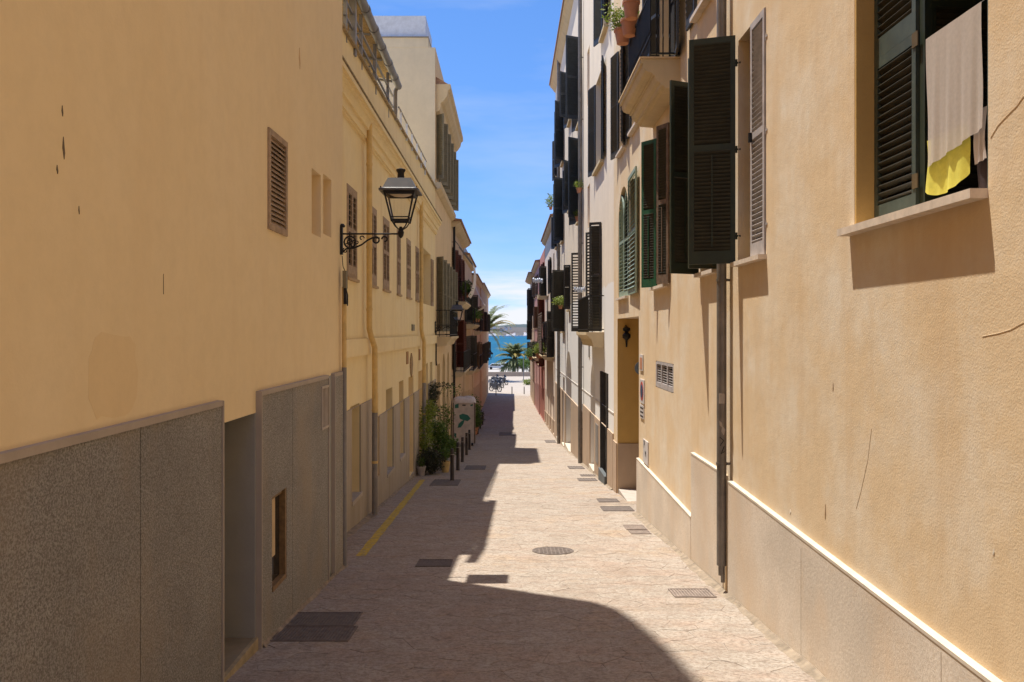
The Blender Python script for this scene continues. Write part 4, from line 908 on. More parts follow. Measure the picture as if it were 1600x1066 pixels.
# ------------------------------------------------------------------ street lamps
def make_lamp():
    root = empty('street_lamp', (0, 0, 0), 'x', 'street lamp'); Lh = .845
    MB().box(0, .035, -.03, .03, 1.07, 1.46).lathe([(.03, 0), (.04, .02), (.02, .05)], (.03, 0, 1.45), 8).build('wall_plate', M_IRON, root)
    mb = MB().tube([(0.02, 0, 1.36), (Lh - .04, 0, 1.36)], .012, 8)
    def ring(cx, cz, r, rr=.009, a0=0, a1=2 * math.pi, n=14, sp=1.0): mb.tube([(cx + r * (1 - (1 - sp) * k / n) * math.cos(a0 + (a1 - a0) * k / n), 0, cz + r * (1 - (1 - sp) * k / n) * math.sin(a0 + (a1 - a0) * k / n)) for k in range(n + 1)], rr, 6)
    ring(.135, 1.245, .08, .012); ring(.135, 1.245, .035, .009)
    for k in range(4): a = k * math.pi / 2 + .4; mb.tube([(.135, 0, 1.245), (.135 + .08 * math.cos(a), 0, 1.245 + .08 * math.sin(a))], .008, 5)
    mb.tube([(.03, 0, 1.10), (.08, 0, 1.15), (.2, 0, 1.165), (.3, 0, 1.21), (.38, 0, 1.27), (.46, 0, 1.31), (.55, 0, 1.30)], .012, 6)
    ring(.30, 1.30, .035, .008, 0, 4.7, 12, .5); ring(.50, 1.275, .042, .012); ring(.62, 1.285, .042, .012, math.pi, -1.8, 12, .7); ring(.07, 1.13, .035, .008, 2, 6.5, 10, .6); ring(.23, 1.245, .03, .007, 3, 8, 10, .5)
    mb.build('bracket', M_IRON, root)
    mb = MB().lathe([(.01, -.06), (.035, -.03), (.045, .02), (.03, .06), (.02, .1)], (Lh, 0, 1.36), 10)
    for sx in (-1, 1):
        for sy in (-1, 1): mb.tube([(Lh, 0, 1.40), (Lh + sx * .07, sy * .07, 1.46), (Lh + sx * .11, sy * .11, 1.53)], .009, 6)
    mb.build('lantern_stem', M_IRON, root)
    mb = MB(); b_, t_ = .12, .215
    for z, s_, h_ in ((1.525, b_, .03), (1.575, b_ + .012, .015), (1.885, t_ - .012, .045)):
        for (x0, x1, y0, y1) in ((-s_, s_, -s_, -s_ + .02), (-s_, s_, s_ - .02, s_), (-s_, -s_ + .02, -s_ + .02, s_ - .02), (s_ - .02, s_, -s_ + .02, s_ - .02)): mb.box(Lh + x0, Lh + x1, y0, y1, z, z + h_)
    for sx in (-1, 1):
        for sy in (-1, 1): mb.tube([(Lh + sx * (b_ - .008), sy * (b_ - .008), 1.52), (Lh + sx * (t_ - .01), sy * (t_ - .01), 1.93)], .016, 4)
    fr = mb.build('lantern_frame', M_IRON, root); b_, t_ = b_ - .012, t_ - .014
    for k in range(4):
        q = [(-b_, -b_, 1.555), (b_, -b_, 1.555), (t_, -t_, 1.885), (-t_, -t_, 1.885)]; ca, sa = [(1, 0), (0, 1), (-1, 0), (0, -1)][k]
        MB().poly([(Lh + x * ca - y * sa, x * sa + y * ca, z) for x, y, z in q]).build('glass_pane', M_CGLASS, fr)
    mb = MB(); lv = [(.27, 1.93), (.27, 1.955), (.222, 1.975), (.158, 2.115), (.0, 2.12)]
    for k in range(len(lv) - 1):
        (s0, z0), (s1_, z1_) = lv[k], lv[k + 1]
        for c_ in range(4):
            ca, sa = [(1, 0), (0, 1), (-1, 0), (0, -1)][c_]; q = [(-s0, -s0, z0), (s0, -s0, z0), (s1_, -s1_, z1_), (-s1_, -s1_, z1_)]
            mb.poly([(Lh + x * ca - y * sa, x * sa + y * ca, z) for x, y, z in q])
    s0 = .27; mb.poly([(Lh - s0, -s0, 1.93), (Lh + s0, -s0, 1.93), (Lh + s0, s0, 1.93), (Lh - s0, s0, 1.93)])
    hd_ = mb.build('lantern_hood', M_LAMPG, root)
    MB().lathe([(.09, 0), (.09, .012), (.05, .02), (.045, .09), (.065, .12), (.065, .14), (.02, .155)], (Lh, 0, 2.118), 14).build('finial', M_IRON, hd_, smooth=True)
    for sx in (-1, 1):
        for sy in (-1, 1): MB().tube([(Lh + sx * .245, sy * .245, 1.95), (Lh + sx * .245, sy * .245, 1.985)], .008, 6).build('stud', M_IRON, hd_)
    MB().lathe([(.0, -.03), (.1, -.02), (.15, 0), (.15, .01)], (Lh, 0, 1.905), 16).build('lamp_diffuser', plain('milky_diffuser', (.6, .5, .36), .4), root, smooth=True)
    return root
lamp = make_lamp(); lamp['label'] = 'large black iron wall lantern on scrolled bracket at the ochre house corner'; lamp['group'] = 'wall street lamps'
lamp.location = (XL, 11.6, 0)
l2 = copy_tree(lamp); l2.location = (X2 + .01, 31.5, -1.12); l2['label'] = 'black wall lantern before the shuttered balcony of the peach building'
l3 = copy_tree(lamp); l3.location = (-2.48, 80.0, -3.9); l3['label'] = 'tiny distant wall lantern near the left end of the street'; l3.scale = (.9, .9, .9)
for l_ in (lamp, l2, l3): WLOC.pop(l_.name, None)

# ------------------------------------------------------------------ washing in the window
def cloth(name, label, cat, D0, D1, zt0, zt1, zb0, zb1, X, mat, amp=.012, nf=6, seed=0, nu=40, nv=24, rnd=0):
    rr = random.Random(seed); mb = MB()
    for j in range(nv + 1):
        v = j / nv
        for i in range(nu + 1):
            u = i / nu; zt = zt0 + (zt1 - zt0) * u; zb = zb0 + (zb1 - zb0) * u + rnd * abs(2 * u - 1) ** 3
            a = amp * (.05 + 1.3 * v) * (math.sin(u * nf * 6.283 + seed + .8 * v) + .5 * math.sin(u * nf * 2.3 * 6.283 + 2 + v))
            mb.v.append((X + a, D0 + (D1 - D0) * u + (.01 * math.sin(v * 5 + seed) if u in (0, 1) else 0), zt + (zb - zt) * v))
    for j in range(nv):
        for i in range(nu): k = j * (nu + 1) + i; mb.f.append((k, k + 1, k + nu + 2, k + nu + 1))
    o = mb.build(name, mat, None, smooth=True); tag(o, label, cat); return o
M_SHEER = plain('sheer_cloth', (.60, .52, .45), .95, var=.06, scale=40, bmp=.2); _t = M_SHEER.node_tree; _o = _t.nodes['Material Output']; _tr = N(_t, 'ShaderNodeBsdfTransparent'); _m = N(_t, 'ShaderNodeMixShader'); _m.inputs[0].default_value = .2
_t.links.new(_t.nodes['Principled BSDF'].outputs[0], _m.inputs[1]); _t.links.new(_tr.outputs[0], _m.inputs[2]); _t.links.new(_m.outputs[0], _o.inputs[0])
M_YCL = plain('yellow_cloth', (.66, .60, .10), .9, var=.1, scale=25); M_WCL = plain('white_cloth', (.55, .47, .42), .9)
cloth('hanging_sheet', 'pinkish white sheer cloth hung across the near right window', 'cloth', 5.42, 4.78, 1.905, 1.90, 1.06, 1.17, 2.72, M_SHEER, .006, 3.3, 1)
cloth('yellow_towel', 'yellow cloth with lace pattern hanging below the sheer cloth', 'cloth', 5.46, 4.97, 1.25, 1.25, .855, .90, 2.745, M_YCL, .009, 1.7, 3, nu=30, nv=12, rnd=.06)
cloth('white_towel', 'narrow strip of white cloth beside the yellow cloth in the near window', 'cloth', 4.92, 4.80, 1.3, 1.3, .985, 1.0, 2.755, M_WCL, .005, 2, 5, nu=10, nv=8)
cloth('dark_towel', 'dark brown cloth hanging under the narrow white cloth on the window ledge', 'cloth', 4.93, 4.78, 1.2, 1.2, .80, .81, 2.775, plain('dark_cloth', (.045, .03, .03), .9), .006, 2, 6, nu=10, nv=8)
t = empty('washing_line', (2.72, 5.1, 1.9), 'thin washing line stretched across the near right window', 'line'); MB().tube([(2.73, 5.44, 1.905), (2.73, 5.1, 1.90), (2.73, 4.66, 1.905)], .002, 5).build('cord', M_WHITE, t)

# ------------------------------------------------------------------ covers, grates, line
def grate(x0, x1, y0, y1, label, cat='drain cover', bars=6, mat=None, name='drain_cover', skew=0, along=True, group='metal covers in the paving'):
    D0, D1 = gD(y1), gD(y0); Dm = (D0 + D1) / 2
    X0, X1 = (x0 - CX) * Dm / F, (x1 - CX) * Dm / F; zc = gz(Dm) + .010; sl_ = (gz(D1) - gz(D0)) / (D1 - D0)
    t = empty(name, ((X0 + X1) / 2, Dm, zc), label, cat, group); WLOC[t.name] = Vector((0, 0, 0)); w_, d_ = (X1 - X0) / 2, (D1 - D0) / 2; mat = mat or M_CAST
    t.rotation_euler = (math.atan(sl_), 0, 0)
    MB().box(-w_, w_, -d_, -d_ + .02, -.02, .003).box(-w_, w_, d_ - .02, d_, -.02, .003).box(-w_, -w_ + .02, -d_ + .02, d_ - .02, -.02, .003).box(w_ - .02, w_, -d_ + .02, d_ - .02, -.02, .003).box(-w_ + .02, w_ - .02, -d_ + .02, d_ - .02, -.02, -.008).build('cover_frame', mat, t)
    if along:
        n = bars; st = (2 * w_ - .06) / n; me = MB().box(-st * .3, st * .3, -d_ + .03, d_ - .03, -.009, .001).mesh('rib', mat)
        for k in range(n): local('rib', me, t, (-w_ + .03 + st * (k + .5), 0, 0))
    else:
        n = bars; st = (2 * d_ - .06) / n; me = MB().box(-w_ + .03, w_ - .03, -st * .3, st * .3, -.009, .001).mesh('rib', mat)
        for k in range(n): local('rib', me, t, (0, -d_ + .03 + st * (k + .5), 0))
    return t
M_CASTL = plain('worn_light_cover', (.25, .20, .165), .85, .15, 0, var=.3, scale=12)
grate(430, 552, 980, 1003, 'near half of the large dark ribbed grate by the grey panels', bars=22, cat='grate')
grate(447, 560, 958, 979, 'far half of the large dark ribbed grate by the grey panels', bars=22, cat='grate')
grate(652, 706, 875, 886, 'dark rectangular grate alone in the left shade beyond the yellow line start', bars=12, cat='grate')
grate(1049, 1113, 921, 934, 'worn ribbed cover beside the right wall near the downpipe foot', bars=12, mat=M_CASTL)
grate(976, 1008, 821, 828, 'farther of two pale covers side by side near the stepped plinth', bars=8, mat=M_CASTL)
grate(984, 1015, 829, 835, 'nearer of two pale covers side by side near the stepped plinth', bars=8, mat=M_CASTL)
grate(934, 966, 780, 785, 'small dark drain slot before the passage opening', bars=8)
grate(940, 988, 792, 799, 'wide ribbed drain just before the passage step', bars=12)
grate(903, 932, 748, 752, 'short dark cover in front of the black door', bars=6); grate(907, 930, 742, 744.5, 'thin cover strip just beyond the black door cover', bars=5)
grate(888, 912, 729, 733, 'little square cover beside the right downpipe base', bars=5)
grate(675, 718, 750, 759, 'cover next to the nearest bollard', bars=8); grate(727, 759, 728, 734, 'dark cover in the shade right of the bollards', bars=8); grate(780, 806, 676, 681, 'distant small cover where shade meets light', bars=5); grate(852, 868, 688, 692, 'far small cover near the right wall', bars=4)
X_, D_ = gpt(864, 861); zc = gz(D_) + .008
t = empty('manhole_cover', (X_, D_, zc), 'round brown cast iron manhole cover in the sunlit middle of the street', 'manhole cover'); WLOC[t.name] = Vector((0, 0, 0)); t.rotation_euler = (math.atan(-.08), 0, 0)
MB().lathe([(.32, -.02), (.32, .002), (.30, .002), (.298, -.004), (.29, -.004)], (0, 0, 0), 36).build('cover_rim', M_CAST, t); MB().lathe([(.287, -.01), (.287, .001), (.1, .003)], (0, 0, 0), 36).build('lid', M_CAST, t)
me = MB().box(-.02, .02, -.02, .02, .0, .006).mesh('stud', M_CAST)
mb = MB()
for i in range(-4, 5):
    for j in range(-4, 5):
        if math.hypot(i, j) < 4.4: mb.box(i * .06 - .02, i * .06 + .02, j * .06 - .02, j * .06 + .02, .0, .006)
local('studs', mb.mesh('studs', M_CAST), t)['kind'] = 'stuff'
# irregular mortar fillets where the walls meet the paving
def fillet(x0, out, D0, D1, seed):
    rr = random.Random(seed); mb = MB(); n = int((D1 - D0) / .12); w_ = .06
    for k in range(n + 1):
        D = D0 + (D1 - D0) * k / n; w_ = min(.13, max(.02, w_ + rr.uniform(-.022, .022)))
        mb.v += [(x0, D, gz(D) + .035 + rr.uniform(-.008, .008)), (x0 + out * w_ * .5, D, gz(D) + .012 + rr.uniform(-.003, .004)), (x0 + out * w_, D, gz(D) - .004)]
    for k in range(n):
        for j in range(2): a = k * 3 + j; mb.f.append((a, a + 1, a + 4, a + 3))
    tag(mb.build('mortar_fillet', plain('stained_mortar', (.27, .215, .155), .95, var=.35, scale=7, bmp=.4), None), kind='structure')
fillet(XL + .04, 1, 7.78, 11.75, 1); fillet(XL + .04, 1, 2, 6.68, 2); fillet(X2 + .03, 1, 11.8, 31, 3); fillet(XR - .05, -1, 4, 16.9, 4); fillet(XR - .035, -1, 21, 46, 5)
# yellow line
mb = MB(); n = 34; rr = random.Random(9); D0, D1 = 12.35, 23.6; pts = []
for k in range(n + 1):
    u = k / n; D = D0 + (D1 - D0) * u; c = -2.20 + (-2.44 + 2.20) * u; w_ = .075 + rr.uniform(-.008, .008); pts.append((c - w_, c + w_ + rr.uniform(-.005, .005), D))
for k in range(n):
    a, b = pts[k], pts[k + 1]; mb.poly([(a[0], a[2], gz(a[2]) + .006), (a[1], a[2], gz(a[2]) + .006), (b[1], b[2], gz(b[2]) + .006), (b[0], b[2], gz(b[2]) + .006)])
tag(mb.build('yellow_line', M_YEL, None), kind='structure')
# ------------------------------------------------------------------ bollards
def bollard_at(x, y, label, src=None):
    X, D = gpt(x, y)
    if src is None:
        t = empty('bollard', (0, 0, 0), label, 'bollard', 'iron bollards along the left shop fronts'); 
        MB().lathe([(.062, -.05), (.062, .02), (.056, .03), (.053, .72), (.057, .725), (.057, .75), (.05, .76), (.052, .88), (.04, .9), (.0, .905)], (0, 0, 0), 14).build('post', plain('bollard_iron', (.055, .045, .038), .5, .4, .3), t, smooth=True)
        MB().lathe([(.0585, .728), (.0585, .747)], (0, 0, 0), 14).build('band', plain('bollard_band', (.3, .27, .24), .4), t)
    else: t = copy_tree(src); t['label'] = label
    t.location = (X, D, gz(D)); return t
b0 = bollard_at(706.5, 751, 'nearest bollard, beside the leafy planting and small cover')
for x, y, s_ in ((715.5, 735, 'second bollard from the planting'), (722.6, 722, 'third bollard from the planting'), (729, 711, 'fourth bollard, right before the graffitied bin'), (733.5, 703, 'fifth bollard, touching the graffitied bin corner'), (746.6, 678.5, 'first bollard past the graffitied bin'), (750.5, 670, 'second bollard past the graffitied bin'), (754, 664, 'third bollard past the graffitied bin'), (800, 616, 'left of two bollards in the sunlit street end'), (819, 616, 'right of two bollards in the sunlit street end'), (775, 618, 'far bollard next to the motorbikes')):
    bollard_at(x, y, s_, b0)

# ------------------------------------------------------------------ graffitied container
X_, D_ = gpt(725, 697); zg = gz(D_)
t = empty('recycling_container', (X_, D_, zg), 'tall pale ribbed container with green graffiti and white lumpy top', 'container'); wd = .52; hh = 2.15
MB().box(X_ - wd, X_ + wd, D_, D_ + .9, zg + .12, zg + hh).build('container_body', plain('dirty_white_ribs', (.60, .52, .45), .8, var=.2, scale=3), t, bevel=.03)
mb = MB()
for k in range(12): q = X_ - wd + .06 + k * (2 * wd - .12) / 11; mb.box(q - .012, q + .012, D_ - .012, D_ + .002, zg + .16, zg + hh - .05)
for k in range(7): mb.box(X_ - wd + .03, X_ + wd - .03, D_ - .008, D_ + .002, zg + .25 + k * .28, zg + .265 + k * .28)
mb.build('ribs', plain('dirty_white_ribs', (.46, .37, .30), .8), t)['kind'] = 'stuff'
mb = MB(); rr = random.Random(3); nn = 16
for j in range(6):
    for i in range(nn): a = 2 * math.pi * i / nn; ph = j / 5 * math.pi / 2; r_ = math.cos(ph); e = lambda c: math.copysign(abs(c) ** .5, c); mb.v.append((X_ + e(math.cos(a)) * (wd + .05) * (r_ ** .4 if r_ > 0 else 0) , D_ + .45 + e(math.sin(a)) * .52 * (r_ ** .4 if r_ > 1e-6 else 0), zg + hh - .08 + .3 * math.sin(ph) + rr.uniform(-.03, .03)))
for j in range(5):
    for i in range(nn): mb.f.append((j * nn + i, j * nn + (i + 1) % nn, (j + 1) * nn + (i + 1) % nn, (j + 1) * nn + i))
mb.build('tarpaulin_top', plain('white_foam', (.62, .55, .52), .9, bmp=.5), t, smooth=True)
GG = plain('green_graffiti_paint', (.035, .16, .12), .6)
def gr(pts): MB().prism([(X_ + u * wd, zg + v * hh) for u, v in pts], 1, D_ - .018, D_ - .012).build('graffiti', GG, t)
gr([(-.45, .70), (-.1, .73), (.35, .70), (.62, .62), (.35, .56), (.05, .58), (-.05, .5), (-.3, .42), (-.6, .41), (-.5, .5), (-.25, .56), (-.05, .58), (-.4, .62)]); gr([(-.85, .93), (-.5, .96), (-.5, .86), (-.85, .85)]); gr([(-.9, .3), (-.7, .28), (-.75, .2), (-.92, .22)]); gr([(.6, .93), (.85, .95), (.8, .9), (.6, .9)])
for q in (-wd + .12, wd - .12): MB().tube([(X_ + q - .05, D_ + .08, zg + .09), (X_ + q + .05, D_ + .08, zg + .09)], .09, 14).build('wheel', M_IRON, t)
MB().box(X_ - .08, X_ + .08, D_ - .02, D_ - .0, zg + hh - .2, zg + hh - .14).build('handle', M_IRON, t)
for q in (-1, 1): MB().box(X_ + q * wd - .03, X_ + q * wd + .03, D_ - .03, D_ + .03, zg + .12, zg + hh - .05).build('corner_post', M_BROWN, t)

# ------------------------------------------------------------------ plants
def leafcloud(mb, c, rx, ry, rz, n, s, rr, droop=0, shell=.35):
    for _ in range(n):
        a = rr.uniform(0, 6.283); cz = rr.uniform(-1, 1); q = math.sqrt(1 - cz * cz); r = shell + (1 - shell) * rr.random() ** .6; r *= rr.uniform(.75, 1.08)
        p = Vector((c[0] + rx * r * q * math.cos(a), c[1] + ry * r * q * math.sin(a), c[2] + rz * r * cz))
        d = Vector((rr.gauss(0, 1), rr.gauss(0, 1), rr.gauss(0, .6) - droop)).normalized(); u = d.orthogonal().normalized(); u.rotate(Matrix.Rotation(rr.uniform(0, 6.28), 3, d)); l = s * rr.uniform(.6, 1.4); w_ = l * rr.uniform(.25, .42)
        m = p + d * l * .5
        mb.poly([p, m + u * w_ * .5, p + d * l, m - u * w_ * .5])
def plant(name, label, cat, base, clumps, mat, stems=4, pot=None, s=.08, n=400, seed=1, potmat=None, group=None):
    rr = random.Random(seed); t = empty(name, base, label, cat, group); b = Vector(base); z0 = 0
    if pot:
        MB().lathe([(pot[0] * .68, 0), (pot[0] * .95, pot[1] * .85), (pot[0] * 1.05, pot[1] * .86), (pot[0] * 1.05, pot[1]), (pot[0] * .9, pot[1]), (pot[0] * .85, pot[1] * .9)], b, 18).build('pot', potmat or M_TERRA, t, smooth=True); z0 = pot[1] * .85
    mb = MB()
    for c in clumps:
        cc = b + Vector(c[:3])
        for _ in range(stems):
            e = cc + Vector((rr.uniform(-.7, .7) * c[3], rr.uniform(-.7, .7) * c[4], rr.uniform(-.5, .8) * c[5])); st = b + Vector((rr.uniform(-.05, .05), rr.uniform(-.05, .05), z0))
            mb.tube([st, st.lerp(e, .5) + Vector((rr.uniform(-.08, .08), rr.uniform(-.08, .08), .05)), e], [.012, .008, .004], 5)
    mb.build('stems', plain('twig', (.10, .08, .04), .9), t)['kind'] = 'stuff'
    mb = MB()
    for c in clumps: leafcloud(mb, b + Vector(c[:3]), c[3] * 1.1, c[4] * 1.1, c[5] * 1.1, int(1.5 * n * (c[6] if len(c) > 6 else 1)), s, rr)
    o = mb.build('foliage', mat, t); o['kind'] = 'stuff'; return t
gzz = lambda X, D: (X, D, gz(D))
plant('climbing_shrub', 'tall light green climbing shrub against the yellow building, left of the planting', 'shrub', gzz(-2.62, 25.9), [(0.02, 0, 1.3, .22, .4, .8), (.12, .3, 1.9, .25, .4, .35, .5), (-.0, .1, .6, .2, .3, .5, .5)], M_LEAFY, s=.09, n=750, seed=2)
plant('dark_bush', 'dark purplish bush in a pale planter at the foot of the planting', 'bush', gzz(-2.38, 25.3), [(0, 0, .42, .38, .4, .38)], M_LEAFD, stems=8, s=.09, n=1300, seed=3)
plant('leafy_shrub', 'bushy green shrub spilling towards the bollards', 'shrub', gzz(-2.15, 27.0), [(0, 0, .75, .42, .5, .45), (-.2, .1, 1.25, .32, .4, .35, .7), (.22, .2, .7, .3, .4, .3, .5)], M_LEAF, stems=6, s=.10, n=1100, seed=4)
plant('hanging_vine', 'brown and green vine draping from the wall above the shrubs', 'vine', (-2.7, 29.2, gz(29.2) + 2.0), [(0.05, 0, .45, .18, .5, .35), (.3, .3, .75, .5, .5, .1, .25), (.05, 0, -.1, .2, .4, .3, .5)], M_LEAFD, s=.09, n=500, seed=5)
plant('young_tree', 'thin leafy sapling standing out from the peach building wall', 'sapling', gzz(-2.35, 30.5), [(0, 0, 1.6, .3, .4, .5, .5), (.25, .1, 2.6, .45, .4, .25, .12)], M_LEAF, stems=7, s=.09, n=700, seed=6)
plant('small_planter', 'low pale pot with sprigs at the wall beneath the dark bush', 'potted plant', gzz(-2.62, 24.9), [(0, 0, .4, .12, .12, .15)], M_LEAF, pot=(.14, .28), s=.06, n=120, seed=7, potmat=M_CONC)
plant('orange_pot_plant', 'ochre flower pot with green plant between the shrubs', 'potted plant', gzz(-1.98, 26.0), [(0, 0, .6, .16, .16, .2)], M_LEAF, pot=(.15, .34), s=.07, n=200, seed=8, potmat=M_PIPEY)
plant('doorway_shrub', 'dark green potted shrub beyond the graffitied container', 'shrub', gzz(-2.1, 49.5), [(0, 0, 1.5, .45, .7, .8), (0, .2, .7, .4, .6, .5)], M_LEAF, pot=(.3, .45), s=.16, n=600, seed=9)
plant('sprawling_shrub', 'brownish sprawling shrub farther down the left wall', 'shrub', gzz(-2.0, 54), [(0, 0, .8, .4, 1.2, .6)], M_LEAFD, s=.16, n=500, seed=10)
# plants on balconies and sills
plant('hanging_pot_plant', 'upper terracotta pot hooked outside the stone balcony railing', 'potted plant', (2.06, 14.0, 5.26), [(0.0, 0, .34, .15, .15, .12, .5)], M_LEAF, pot=(.145, .29), s=.06, n=150, seed=11, group=None)
plant('hanging_pot_plant', 'lower terracotta pot with trailing sprigs at the balcony far corner', 'potted plant', (2.06, 15.05, 5.20), [(-.04, 0, .42, .2, .2, .22, 1), (-.2, .1, .6, .15, .2, .2, .2)], M_LEAFY, pot=(.155, .26), s=.07, n=260, seed=12)
plant('hanging_pot_plant', 'middle terracotta pot half hidden between two pots on the balcony', 'potted plant', (2.10, 14.5, 5.15), [(0, 0, .34, .14, .14, .1)], M_LEAF, pot=(.15, .28), s=.06, n=140, seed=15)
def pts_on(x, y, X, lab, clump, mat, seed, pot=(.11, .18), s=.07, n=160, nm='window_plant'):
    D = X * F / (x - CX); return plant(nm, lab, 'potted plant', (X, D, (CY - y) * D / F), [clump], mat, pot=pot, s=s, n=n, seed=seed)
pts_on(905, 302, 2.5, 'upper green window plant on the pink beige facade', (0, 0, .28, .18, .2, .16), M_LEAFY, 21); pts_on(903, 346, 2.5, 'lower green window plant under the upper sill plant', (0, 0, .28, .22, .2, .18), M_LEAFY, 22)
pts_on(875.5, 483, 2.35, 'bright green plant hung on the black window railing', (0, 0, .35, .35, .3, .22), M_LEAFY, 23, n=260, s=.12)
pts_on(860.5, 328, 2.45, 'rooftop plant peeping over the edge of the tall beige building', (0, 0, .5, .3, .3, .4), M_LEAFY, 24, s=.14, n=160)
pts_on(843, 560, 2.0, 'yellow green plant in pot on the low right balcony', (0, 0, .6, .42, .5, .4), M_LEAFY, 25, pot=(.25, .35), s=.16, n=320)
pts_on(835, 548, 2.05, 'brownish dry plants behind the yellow green balcony plant', (0, 0, .4, .5, .8, .35), M_LEAFD, 26, pot=(.2, .3), s=.16, n=380)
pts_on(829, 562, 2.0, 'dark green plant cluster on the farther right balcony', (0, 0, .6, .5, .8, .5), M_LEAF, 27, pot=(.2, .3), s=.18, n=420)
for k, (x, D, z, lb) in enumerate(((-2.2, 54, 1.0, 'dark balcony plant on the salmon house'), (-2.15, 57.5, 1.05, 'larger trailing balcony plant on the salmon house'), (-2.25, 44, 2.2, 'plant on the upper balcony behind the white awning'))):
    plant('balcony_plant', lb, 'potted plant', (x, D, z - .4), [(0, 0, .5, .3, .8, .4)], M_LEAF, pot=(.16, .25), s=.15, n=320, seed=30 + k)
# small washing items on balcony lines at the right
for k, (x, y, X, lb) in enumerate(((906, 452, 2.25, 'small white cloths pegged below the open black shutter'), (840, 438, 1.95, 'white washing bundle hanging high before the red house'))):
    D = X * F / (x - CX); t = empty('pegged_washing', (X, D, (CY - y) * D / F), lb, 'washing'); rr = random.Random(k); c = t.location
    for j in range(5):
        mb = MB(); a = Vector((c[0] + (j - 2) * .07 * (1 + k), c[1] + rr.uniform(-.2, .2), c[2] + rr.uniform(-.03, .05))); s_ = .07 * (1 + k)
        mb.lathe([(.01, s_), (s_ * .6, s_ * .4), (s_ * .5, -s_), (.02, -s_ * 1.5)], a, 7); mb.build('cloth', M_WHITE, t, smooth=True)
    MB().tube([(XR, D, c[2] + .08), (c[0] - .2, D, c[2] + .08)], .01, 5).build('line', M_IRON, t)

# ------------------------------------------------------------------ street end: wall, palms, bikes, car, person
tag(MB().box(-40, 40, 143.5, 143.9, -8.2, -7.0).build('parapet_wall', plaster('parapet_stone', (.5, .4, .3)), None), 'low stone parapet closing the plaza at the street end', 'wall')
r_ = MB().poly([(-300, 143.9, -8.9), (300, 143.9, -8.9), (300, 214, -9.0), (-300, 214, -9.0)]).poly([(-300, 214, -9.0), (300, 214, -9.0), (300, 216, -16), (-300, 216, -16)]).build('promenade', plain('pale_promenade', (.40, .37, .33), .9), None); tag(r_, kind='structure')
# ground sheet only reaches up to the parapet there
for v in g.data.vertices:
    if v.co.y > 142: v.co.z -= 2.5
def frond_mesh(Lf, up, mat, seed, nl=30, wl_=.6):
    kk = 1.5 if up > .5 else 1.0
    rr = random.Random(seed); mb = MB(); P = []
    for k in range(nl + 1):
        u = k / nl; a = up - kk * u ** 1.5
        P.append(Vector((0, 0, 0)) if k == 0 else P[-1] + Vector((math.cos(a), 0, math.sin(a))) * Lf / nl)
    mb.tube(P[::4] + [P[-1]], [.04 * (1 - .8 * i / 7) for i in range(len(P[::4]) + 1)], 4)
    for k in range(2, nl + 1):
        u = k / nl; l = wl_ * math.sin(math.pi * (.15 + .8 * u)) * rr.uniform(.85, 1.1); t = (P[k] - P[k - 1]).normalized()
        for sg in (-1, 1):
            d = (Vector((0, sg, 0)) * .8 + t * .55 + Vector((0, 0, -.25 + rr.uniform(-.15, .15)))).normalized(); wv = t * .06
            mb.poly([P[k] - wv, P[k] + d * l * .5 - wv * 1.2, P[k] + d * l, P[k] + d * l * .5 + wv * 1.2, P[k] + wv])
    return mb.mesh('frond', mat)
def palm(name, label, loc, trunk_h, Lf, n, seed, tr=.22):
    rr = random.Random(seed); t = empty(name, loc, label, 'palm tree'); b = Vector(loc); mb = MB(); pts = []; rs = []
    for k in range(13): u = k / 12; pts.append(b + Vector((.1 * math.sin(u * 2), 0, trunk_h * u))); rs.append(tr * (1.15 - .3 * u) * (1 + .06 * (k % 2)))
    mb.tube(pts, rs, 12).build('trunk', M_BARK, t, smooth=True); top = pts[-1] - b
    MB().lathe([(tr * .8, -.3), (tr * 1.5, 0), (tr * 1.3, .25), (.05, .45)], b + top, 12).build('crown_base', M_PALMY, t)
    ms = [frond_mesh(Lf, u_, m_, seed + i) for i, (u_, m_) in enumerate(((1.45, M_PALM), (1.1, M_PALM), (.7, M_PALM), (.15, M_PALM), (-.35, M_PALM), (.75, M_PALMY)))]
    for k in range(n): o = local('frond', ms[rr.choice((0, 1, 1, 2, 2, 3, 3, 4, 4, 5) if k % 5 else (0, 1))], t, top + Vector((0, 0, .1)), (rr.uniform(-.1, .1), 0, k * 2.39996 + rr.uniform(-.2, .2))); s_ = rr.uniform(.8, 1.1); o.scale = (s_, s_, s_)
    return t
D_ = 128; palm('palm_tree', 'tall palm with arching fronds leaning out behind the left corner house', ((760 - CX) * D_ / F, D_, -7.7), (CY - 517) * D_ / F + 7.7, 5.4, 54, 3)
D_ = 172; palm('palm_tree', 'bushy round date palm with yellow green crown before the sea', ((803 - CX) * D_ / F, D_, -8.9), (CY - 562) * D_ / F + 8.9, 4.7, 190, 8, .35)
def tree(label, loc, h, r, n, seed):
    rr = random.Random(seed); t = empty('seaside_tree', loc, label, 'tree'); b = Vector(loc); MB().tube([b, b + Vector((.1, 0, h * .5)), b + Vector((0, 0, h))], [.2, .15, .08], 8).build('trunk', M_BARK, t); mb = MB()
    for k in range(6): leafcloud(mb, b + Vector((rr.uniform(-.6, .6) * r, rr.uniform(-.6, .6) * r, h + rr.uniform(-.4, .5) * r)), r * .6, r * .6, r * .45, n // 6, .35, rr)
    mb.build('crown', M_LEAFD if seed % 2 else M_LEAF, t)['kind'] = 'stuff'
tree('dark leafy tree partly behind the right houses near the sea', ((827 - CX) * 165 / F, 165, -8.9), 2.6, 2.2, 2200, 4); tree('low dark shrub tree between the date palm and right houses', ((816 - CX) * 175 / F, 175, -8.9), 1.6, 1.5, 1200, 5)
